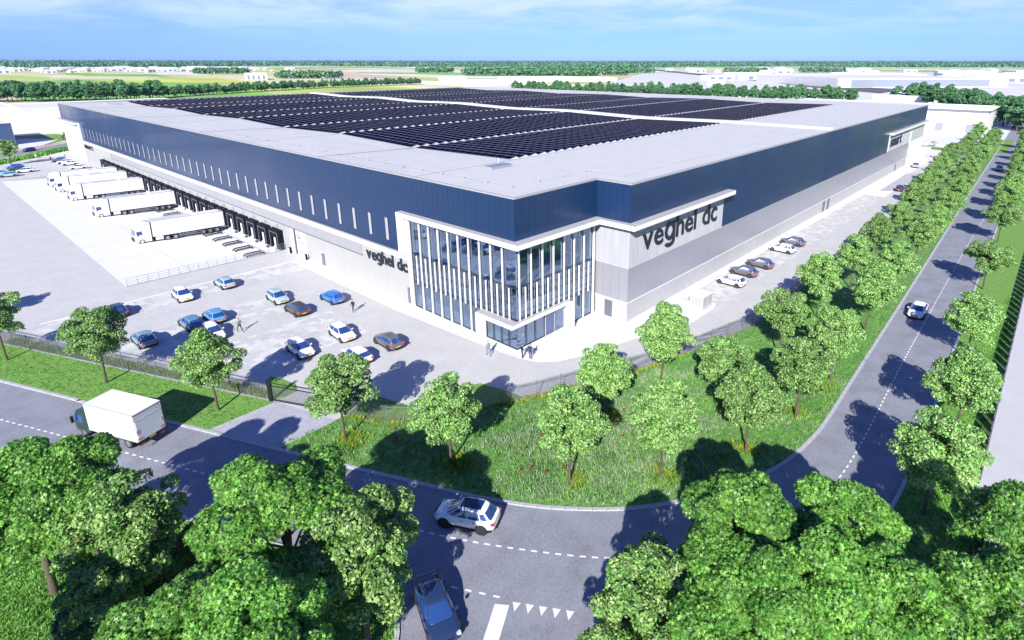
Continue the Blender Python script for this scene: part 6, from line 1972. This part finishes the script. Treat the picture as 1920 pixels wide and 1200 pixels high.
# white yard beyond the avenue with a boarded fence whose shadow falls on the grass
struct('white_yard', MB().poly([(-9.5, -41.7), (-9.5, -90), (420, -90), (420, -38.5), (270, -39.4)], .06), 'yard_concrete')
bf = thing('board_fence', 'low fence of dark wide panels edging the white yard beyond the avenue', 'fence')
bd = MB().box(.25, 1.75, -.03, .03, .12, 1.55).mesh('board_panel', 'fence_metal'); bps = MB().box(-.04, .04, -.04, .04, 0, 1.65).mesh('post', 'dark_metal')
x = -9.4
k = 0
while x < 262:
    st_ = 2.1
    y = -41.65 + (x + 9.5) / 279.5 * 2.3
    if k < 140:
        inst('board_panel', bd, bf, (x, y, 0), .0082); inst('post', bps, bf, (x, y, 0))
    x += st_; k += 1
MB().box(-9.5, 262, -.03, .03, .02, .16).build('base_rail', 'fence_metal', bf, loc=(0, -41.65, 0), rz=.0082)

# ---------------------------------------------------------------- surroundings
def building(label, parts_, wall='far_white', name='warehouse_building', wins=(), roofm='far_roof', rz=0, at=(0, 0)):
    root = thing(name, label, 'building', (at[0], at[1], 0), rz)
    for (x0, x1, y0, y1, h) in parts_:
        MB().box(x0, x1, y0, y1, 0, h).build('wall', wall, root)
        MB().box(x0 + .5, x1 - .5, y0 + .5, y1 - .5, h, h + .12).build('roof', roofm, root)
        pr = MB(); pr.box(x0 - .15, x1 + .15, y0 - .15, y0 + .35, h, h + .5); pr.box(x0 - .15, x1 + .15, y1 - .35, y1 + .15, h, h + .5); pr.box(x0 - .15, x0 + .35, y0 + .36, y1 - .36, h, h + .5); pr.box(x1 - .35, x1 + .15, y0 + .36, y1 - .36, h, h + .5)
        pr.build('parapet', 'white_trim', root)
    for (x0, x1, y0, y1, z0, z1, m) in wins:
        MB().box(x0, x1, y0, y1, z0, z1).build('window' if m == 'far_window' else 'door', m, root)
    return root
building('long white flat-roofed hall behind the far left end of the warehouse', [(-170, 3.5, 340, 392, 9.5), (3.5, 75, 322, 376, 9.2)], wins=[(-150 + 14 * i, -146 + 14 * i, 339.8, 340.1, 0, 4, 'far_grey') for i in range(8)])
building('dark blue box building at the left edge beyond the road', [(-90, -8.0, 264, 300, 8.2)], wall='far_blue', rz=0)
building('white hall with a projecting roof edge behind the right end of the warehouse', [(286, 316, -12.5, 78, 10.0)], wins=[(285.8, 286.1, -8 + 12 * i, -5 + 12 * i, 0, 3.5, 'far_grey') for i in range(6)])
MB().box(284.0, 317, -13.8, 79, 10.0, 10.35).build('roof_edge', 'white_trim', bpy.data.objects['warehouse_building.001'] if False else [o for o in bpy.data.objects if o.get('label', '').startswith('white hall with')][0])
building('low white hall right behind the trees on the right', [(480, 545, 22, 82, 5.5)])
building('small white cube building beside the dark road', [(-9, 9, -12, 12, 6.5)], at=(728, 338), rz=.3)
wn_ = []
for i in range(16): wn_.append((-.25, .1, 4 + 5.8 * i, 6.2 + 5.8 * i, 2, 8, 'far_window'))
o = building('very long pale blue fronted hall in the right distance', [(0, 230, -118, 118, 10.6)], at=(846, 111), rz=.84, wall='far_white')
MB().box(-.4, -.02, -92, 100, .8, 9.6).build('blue_front', 'far_grey', o)
for i in range(4): MB().box(12 + 26 * i, 22 + 26 * i, -118.4, -118.02, 1, 9).build('window', 'far_window', o)
rb_ = random.Random(5)
for i, (x, y, w_, d_, h) in enumerate([(1020, 330, 60, 110, 8), (1040, 230, 50, 60, 9), (1120, 420, 70, 90, 10), (960, 420, 40, 60, 7), (1250, 180, 90, 120, 9), (1300, 20, 120, 140, 10), (1500, 100, 90, 100, 12), (1150, 20, 60, 120, 8), (1700, -40, 160, 120, 12), (1400, 330, 60, 60, 8)]):
    building('pale flat-roofed works building in the right distance, %s counted outward' % ordn[i], [(0, w_, 0, d_, h)], at=(x, y), rz=.25,
             wins=[(-.3, .0, 6 + 14 * k, 14 + 14 * k, 1, h - 1.5, 'far_window') for k in range(int(d_ / 16))])
o = building('white farm hall with dark bays among the fields, left of centre', [(0, 34, -22, 22, 11), (4, 30, 26, 44, 10)], at=(400, 1075), rz=-.35, wins=[(3 + 8 * k, 6 + 8 * k, -22.4, -22.02, 1, 8, 'far_window') for k in range(4)])
for i, (x, y, w_, d_, h) in enumerate([(470, 560, 60, 50, 7), (560, 560, 50, 60, 9), (640, 600, 70, 40, 8), (500, 640, 30, 30, 10), (720, 560, 60, 60, 6), (420, 340, 24, 30, 6), (455, 160, 26, 26, 5)]):
    building('pale low building just beyond the far roof edge, %s from the left' % ordn[i], [(0, w_, 0, d_, h)], at=(x, y), rz=-.3)
# town on the left horizon
tw = random.Random(12)
hm = MB(); hm.box(-6, 6, -8, 8, 0, 8)
hm.add([(-6, -8, 8), (6, -8, 8), (6, 8, 8), (-6, 8, 8), (0, -8, 11), (0, 8, 11)], [(0, 1, 4), (1, 2, 5, 4), (2, 3, 5), (3, 0, 4, 5)], 1)
hm.box(-6.1, -6.0, -6, -3, 1, 6, 2); hm.box(-6.1, -6.0, 1, 5, 1, 6, 2); hm.box(-3, 2, -8.1, -8.0, 1, 6, 2)
hm = hm.mesh('house_shell', ['far_white', 'far_roof', 'far_window'])
for i in range(190):
    x = tw.uniform(60, 980); y = 1950 + tw.uniform(0, 1100) + (900 - x) * .1
    s = tw.uniform(.55, 1.25)
    t = thing('house', 'tiny pale house among many in the town on the left horizon', 'house', (x, y, 0), tw.choice([0, .3, 1.2, 1.57, 2.0]), 'houses of the town on the left horizon', hm)
    t.scale = (s * 1.3, s * tw.uniform(1, 2.4), s)
for i in range(40):
    x = tw.uniform(1500, 2600); y = tw.uniform(-250, 1200); s = tw.uniform(.8, 1.5)
    t = thing('house', 'tiny pale farmstead building scattered over the far right fields', 'house', (x, y, 0), tw.uniform(0, 3), 'scattered pale buildings on the far right plain', hm); t.scale = (s * 1.6, s * 2, s * .8)

# roads and strips beyond
def strip(name, pts, w_, z, m):
    P = [Vector((p[0], p[1], 0)) for p in pts]; mb = MB()
    for i in range(len(P) - 1):
        d = (P[i + 1] - P[i]).normalized(); nn = Vector((-d.y, d.x, 0)) * w_ / 2
        a, b_ = P[i], P[i + 1]
        mb.quad((a.x - nn.x, a.y - nn.y, z), (b_.x - nn.x, b_.y - nn.y, z), (b_.x + nn.x, b_.y + nn.y, z), (a.x + nn.x, a.y + nn.y, z))
    struct(name, mb, m)
struct('industrial_ground', MB().poly([(-140, 216), (-140, 520), (150, 540), (330, 560), (520, 330), (420, 150), (420, -16), (268, -21.8), (190, -17.2), (186, 217), (.2, 217)], -.03), 'far_white')
struct('industrial_ground', MB().poly([(430, -60), (560, 420), (1400, 900), (2400, 700), (1900, -300), (700, -200)], -.025), 'far_roof')
struct('dark_road', MB().poly([(557, -3), (564, 42), (640, 115), (756, 226), (886, 324), (1394, 753), (2500, 1660), (2560, 1640), (1544, 819), (1128, 484), (923, 283), (783, 149), (690, 60), (658, 9)], .05), 'dark_ground')
strip('back_road', [(-120, 140), (-18, 229), (6, 250), (60, 290), (120, 330)], 9, .0, 'path_grey')
strip('back_footpath', [(-122, 146), (-20, 236.5), (4, 257.5), (58, 297)], 2.2, .01, 'red_paving')
strip('back_lane', [(-60, 318), (12, 281), (60, 262)], 9, .0, 'path_grey')
struct('green_patch', MB().poly([(-6, 300), (6, 272), (-2.5, 252), (4.5, 262), (14, 276), (9, 298)], .02), 'grass_far')
strip('hedge_strip', [(-118, 132), (-21, 208), (4, 236), (20, 250)], 5, .04, 'grass_far')
strip('green_strip', [(222, 30), (214, -10), (217, -22), (262, -21)], 8, .03, 'grass_far')
struct('small_lawn', MB().poly([(177, -11.2), (190, -11.2), (190, -14), (179, -14.2)], .05), 'grass_far')
struct('right_verge_field', MB().poly([(268, -26), (420, -20), (420, -60), (268, -60)], .01), 'grass_far')
hp = []
q = np.random.default_rng(77)
for a, b_ in (((-118, 132), (-21, 208)), ((-21, 208), (4, 236))):
    for i in range(1500 if a[0] < -100 else 700):
        t_ = q.random(); hp.append((a[0] + (b_[0] - a[0]) * t_ + q.normal() * 1.2, a[1] + (b_[1] - a[1]) * t_ + q.normal() * 1.0))
grass_obj('verge_hedge', 'low rough hedge along the road at the far left', tufts('verge_hedge', hp, 'blade', .1, .9, 3, 5, .22, .3), 'hedge')
# street lamp beyond
lp = thing('street_lamp', 'thin street lamp standing by the road at the far left', 'street lamp', (-11.0, 237, 0))
MB().tube((0, 0, 0), (0, 0, 8.5), .09, .05, k=6).build('pole', 'fence_metal', lp); MB().box(-1.2, 0, -.1, .1, 8.4, 8.55).build('lamp_head', 'fence_metal', lp)

# dark trees behind
DARK = []
for sd in range(3):
    C_, R_ = street_crown(sd + 90, 4.6, 5.6, 6.6, 46)
    R_ = [r_ * 1.9 for r_ in R_]
    DARK.append((leaf_cloud('crown', 'leaf_dark', C_, R_, 3600, .85, 'quad', sd + 90), trunk_mesh('trunk', 9, .3, C_[::6], sd, fork=.4)))
dt = random.Random(8)
def belt(pts, n, wid, smin, smax, label, grp, cap=90):
    P = [Vector((p[0], p[1], 0)) for p in pts]; Ls = [(b - a).length for a, b in zip(P[:-1], P[1:])]; T = sum(Ls)
    for i in range(n):
        t = (i + dt.uniform(.1, .9)) / n * T; k = 0
        while k < len(Ls) - 1 and t > Ls[k]: t -= Ls[k]; k += 1
        a, b_ = P[k], P[k + 1]; d = (b_ - a).normalized(); p = a + d * t + Vector((-d.y, d.x, 0)) * dt.uniform(-wid, wid)
        tree_thing('dark_tree', label % ordinal(i + 1), p.x, p.y, DARK[dt.randrange(3)], dt.uniform(0, 6), dt.uniform(smin, smax), grp, dt.uniform(smin, smax))
belt([(-30, 640), (26, 606), (60, 580), (101, 556), (125, 570)], 70, 12, .95, 1.35, 'tall dark green tree, %s from the left in the belt behind the left halls', 'dark trees of the belt behind the left halls')
belt([(125, 570), (180, 600), (321, 659), (470, 665)], 150, 6, .55, .9, 'mid green tree, %s from the left beyond the back roof edge', 'trees in line beyond the back roof edge')
belt([(396, 387), (401, 308), (433, 247), (433, 199), (442, 146), (470, 95)], 130, 15, .7, 1.15, 'dark green tree, %s from the left behind the right roof part', 'dark trees behind the right part of the roof')
belt([(520, 70), (440, 20), (380, -2), (345, -16), (300, -34), (280, -48)], 46, 9, .95, 1.3, 'big dark tree, %s from the left in the clump at the right edge', 'big dark trees at the right edge')
# woods and horizon forest: too far to tell trees apart
def wood(name, label, pts_, h, seed, quad=5.0, mat_name='leaf_dark'):
    r = np.random.default_rng(seed); P = np.asarray(pts_); n = len(P)
    k = 26
    c = np.repeat(np.c_[P, np.zeros(n)], k, axis=0)
    d = r.normal(size=(n * k, 3)); d /= np.linalg.norm(d, axis=1)[:, None]; d[:, 2] = np.abs(d[:, 2])
    hh = np.repeat(h * (.7 + .5 * r.random(n)), k)
    pos = c + d * np.c_[hh * .38, hh * .38, hh * .45]; pos[:, 2] += hh * .5 - (r.random(n * k) < .3) * hh * .35
    nr = d + r.normal(size=d.shape) * .35; nr /= np.linalg.norm(nr, axis=1)[:, None]
    t = np.cross(nr, r.normal(size=d.shape)); t /= np.linalg.norm(t, axis=1)[:, None]; b = np.cross(nr, t)
    s = (quad * (.7 + .6 * r.random(n * k)))[:, None]
    V = np.stack([pos - t * s * .5, pos + b * s * .4, pos + t * s * .5, pos - b * s * .4], 1).reshape(-1, 3)
    o = inst(name, np_mesh(name, V, np.arange(len(V)), np.full(n * k, 4), [mat_name])); o['kind'] = 'stuff'; o['label'] = label; o['category'] = 'forest'
def ell(cx, cy, a, b, ang, n, seed):
    r = np.random.default_rng(seed); q = np.sqrt(r.random(n)); t = r.random(n) * 6.283
    x, y = a * q * np.cos(t), b * q * np.sin(t); c, s = math.cos(ang), math.sin(ang)
    return np.c_[cx + x * c - y * s, cy + x * s + y * c]
def seg(x0, y0, x1, y1, wd, n, seed):
    r = np.random.default_rng(seed); t = r.random(n); L = math.hypot(x1 - x0, y1 - y0); nx_, ny_ = -(y1 - y0) / L, (x1 - x0) / L; o_ = r.uniform(-wd, wd, n)
    return np.c_[x0 + (x1 - x0) * t + nx_ * o_, y0 + (y1 - y0) * t + ny_ * o_]
wood('wood', 'small wood on the fields, leftmost, above the left tree belt', seg(541, 1755, 640, 1660, 18, 110, 1), 14, 1)
wood('wood', 'small dark wood right of the white farm hall', seg(481, 1123, 560, 1040, 14, 110, 2), 14, 2, 4)
wood('wood', 'small wood left of the long central wood', seg(1044, 1468, 1121, 1388, 18, 90, 3), 14, 3)
wood('wood', 'long central wood beyond the back of the roof', np.concatenate([seg(868, 1039, 1080, 814, 22, 300, 4), seg(990, 1010, 1180, 800, 20, 220, 5)]), 17, 4)
wood('wood', 'small wood right of the long central wood', seg(1383, 988, 1463, 904, 16, 80, 6), 14, 5)
wood('wood', 'small wood in the right fields, left one of two', seg(1610, 750, 1692, 665, 14, 90, 7), 14, 6)
wood('wood', 'small wood in the right fields, right one of two', seg(1856, 623, 1950, 525, 16, 90, 8), 15, 7)
wood('wood', 'line of trees in front of the far left halls', seg(2200, 3300, 2600, 2300, 60, 160, 9), 16, 8, 9)
a = np.linspace(-.35, 1.80, 1900)
r_ = np.random.default_rng(5)
D = 4300 + 500 * np.sin(a * 7) + 350 * np.sin(a * 17 + 1) + r_.uniform(-120, 300, len(a))
wood('horizon_forest', 'dark forest along the whole horizon', np.c_[-41 + D * np.cos(a), -42 + D * np.sin(a)], 24, 9, 15)
D = 7200 + r_.uniform(-200, 700, len(a))
wood('horizon_forest', 'farthest forest line right at the horizon', np.c_[-41 + D * np.cos(a), -42 + D * np.sin(a)], 30, 10, 26)
a = np.linspace(-.35, 1.80, 2600); D = 10500 + r_.uniform(-1200, 1500, len(a))
wood('horizon_forest', 'hazy last forest line beyond the others at the horizon', np.c_[-41 + D * np.cos(a), -42 + D * np.sin(a)], 36, 11, 40)
# ---------------------------------------------------------------- air
hz = MB().box(-6000, 14500, -6500, 14500, -2.5, 46)
haze = inst('haze', hz.mesh('haze', []))
haze['kind'] = 'stuff'; haze['label'] = 'thin pale air haze over the plain'; haze['category'] = 'haze'
hm_ = bpy.data.materials.new('haze'); hm_.use_nodes = True
hm_.node_tree.nodes.remove(hm_.node_tree.nodes['Principled BSDF'])
pv = hm_.node_tree.nodes.new('ShaderNodeVolumePrincipled')
pv.inputs['Color'].default_value = (0.40, 0.66, 1.0, 1); pv.inputs['Density'].default_value = 0.00006; pv.inputs['Anisotropy'].default_value = 0.3
hm_.node_tree.links.new(pv.outputs[0], hm_.node_tree.nodes['Material Output'].inputs['Volume'])
haze.data.materials.append(hm_)
SC.cycles.volume_bounces = 0
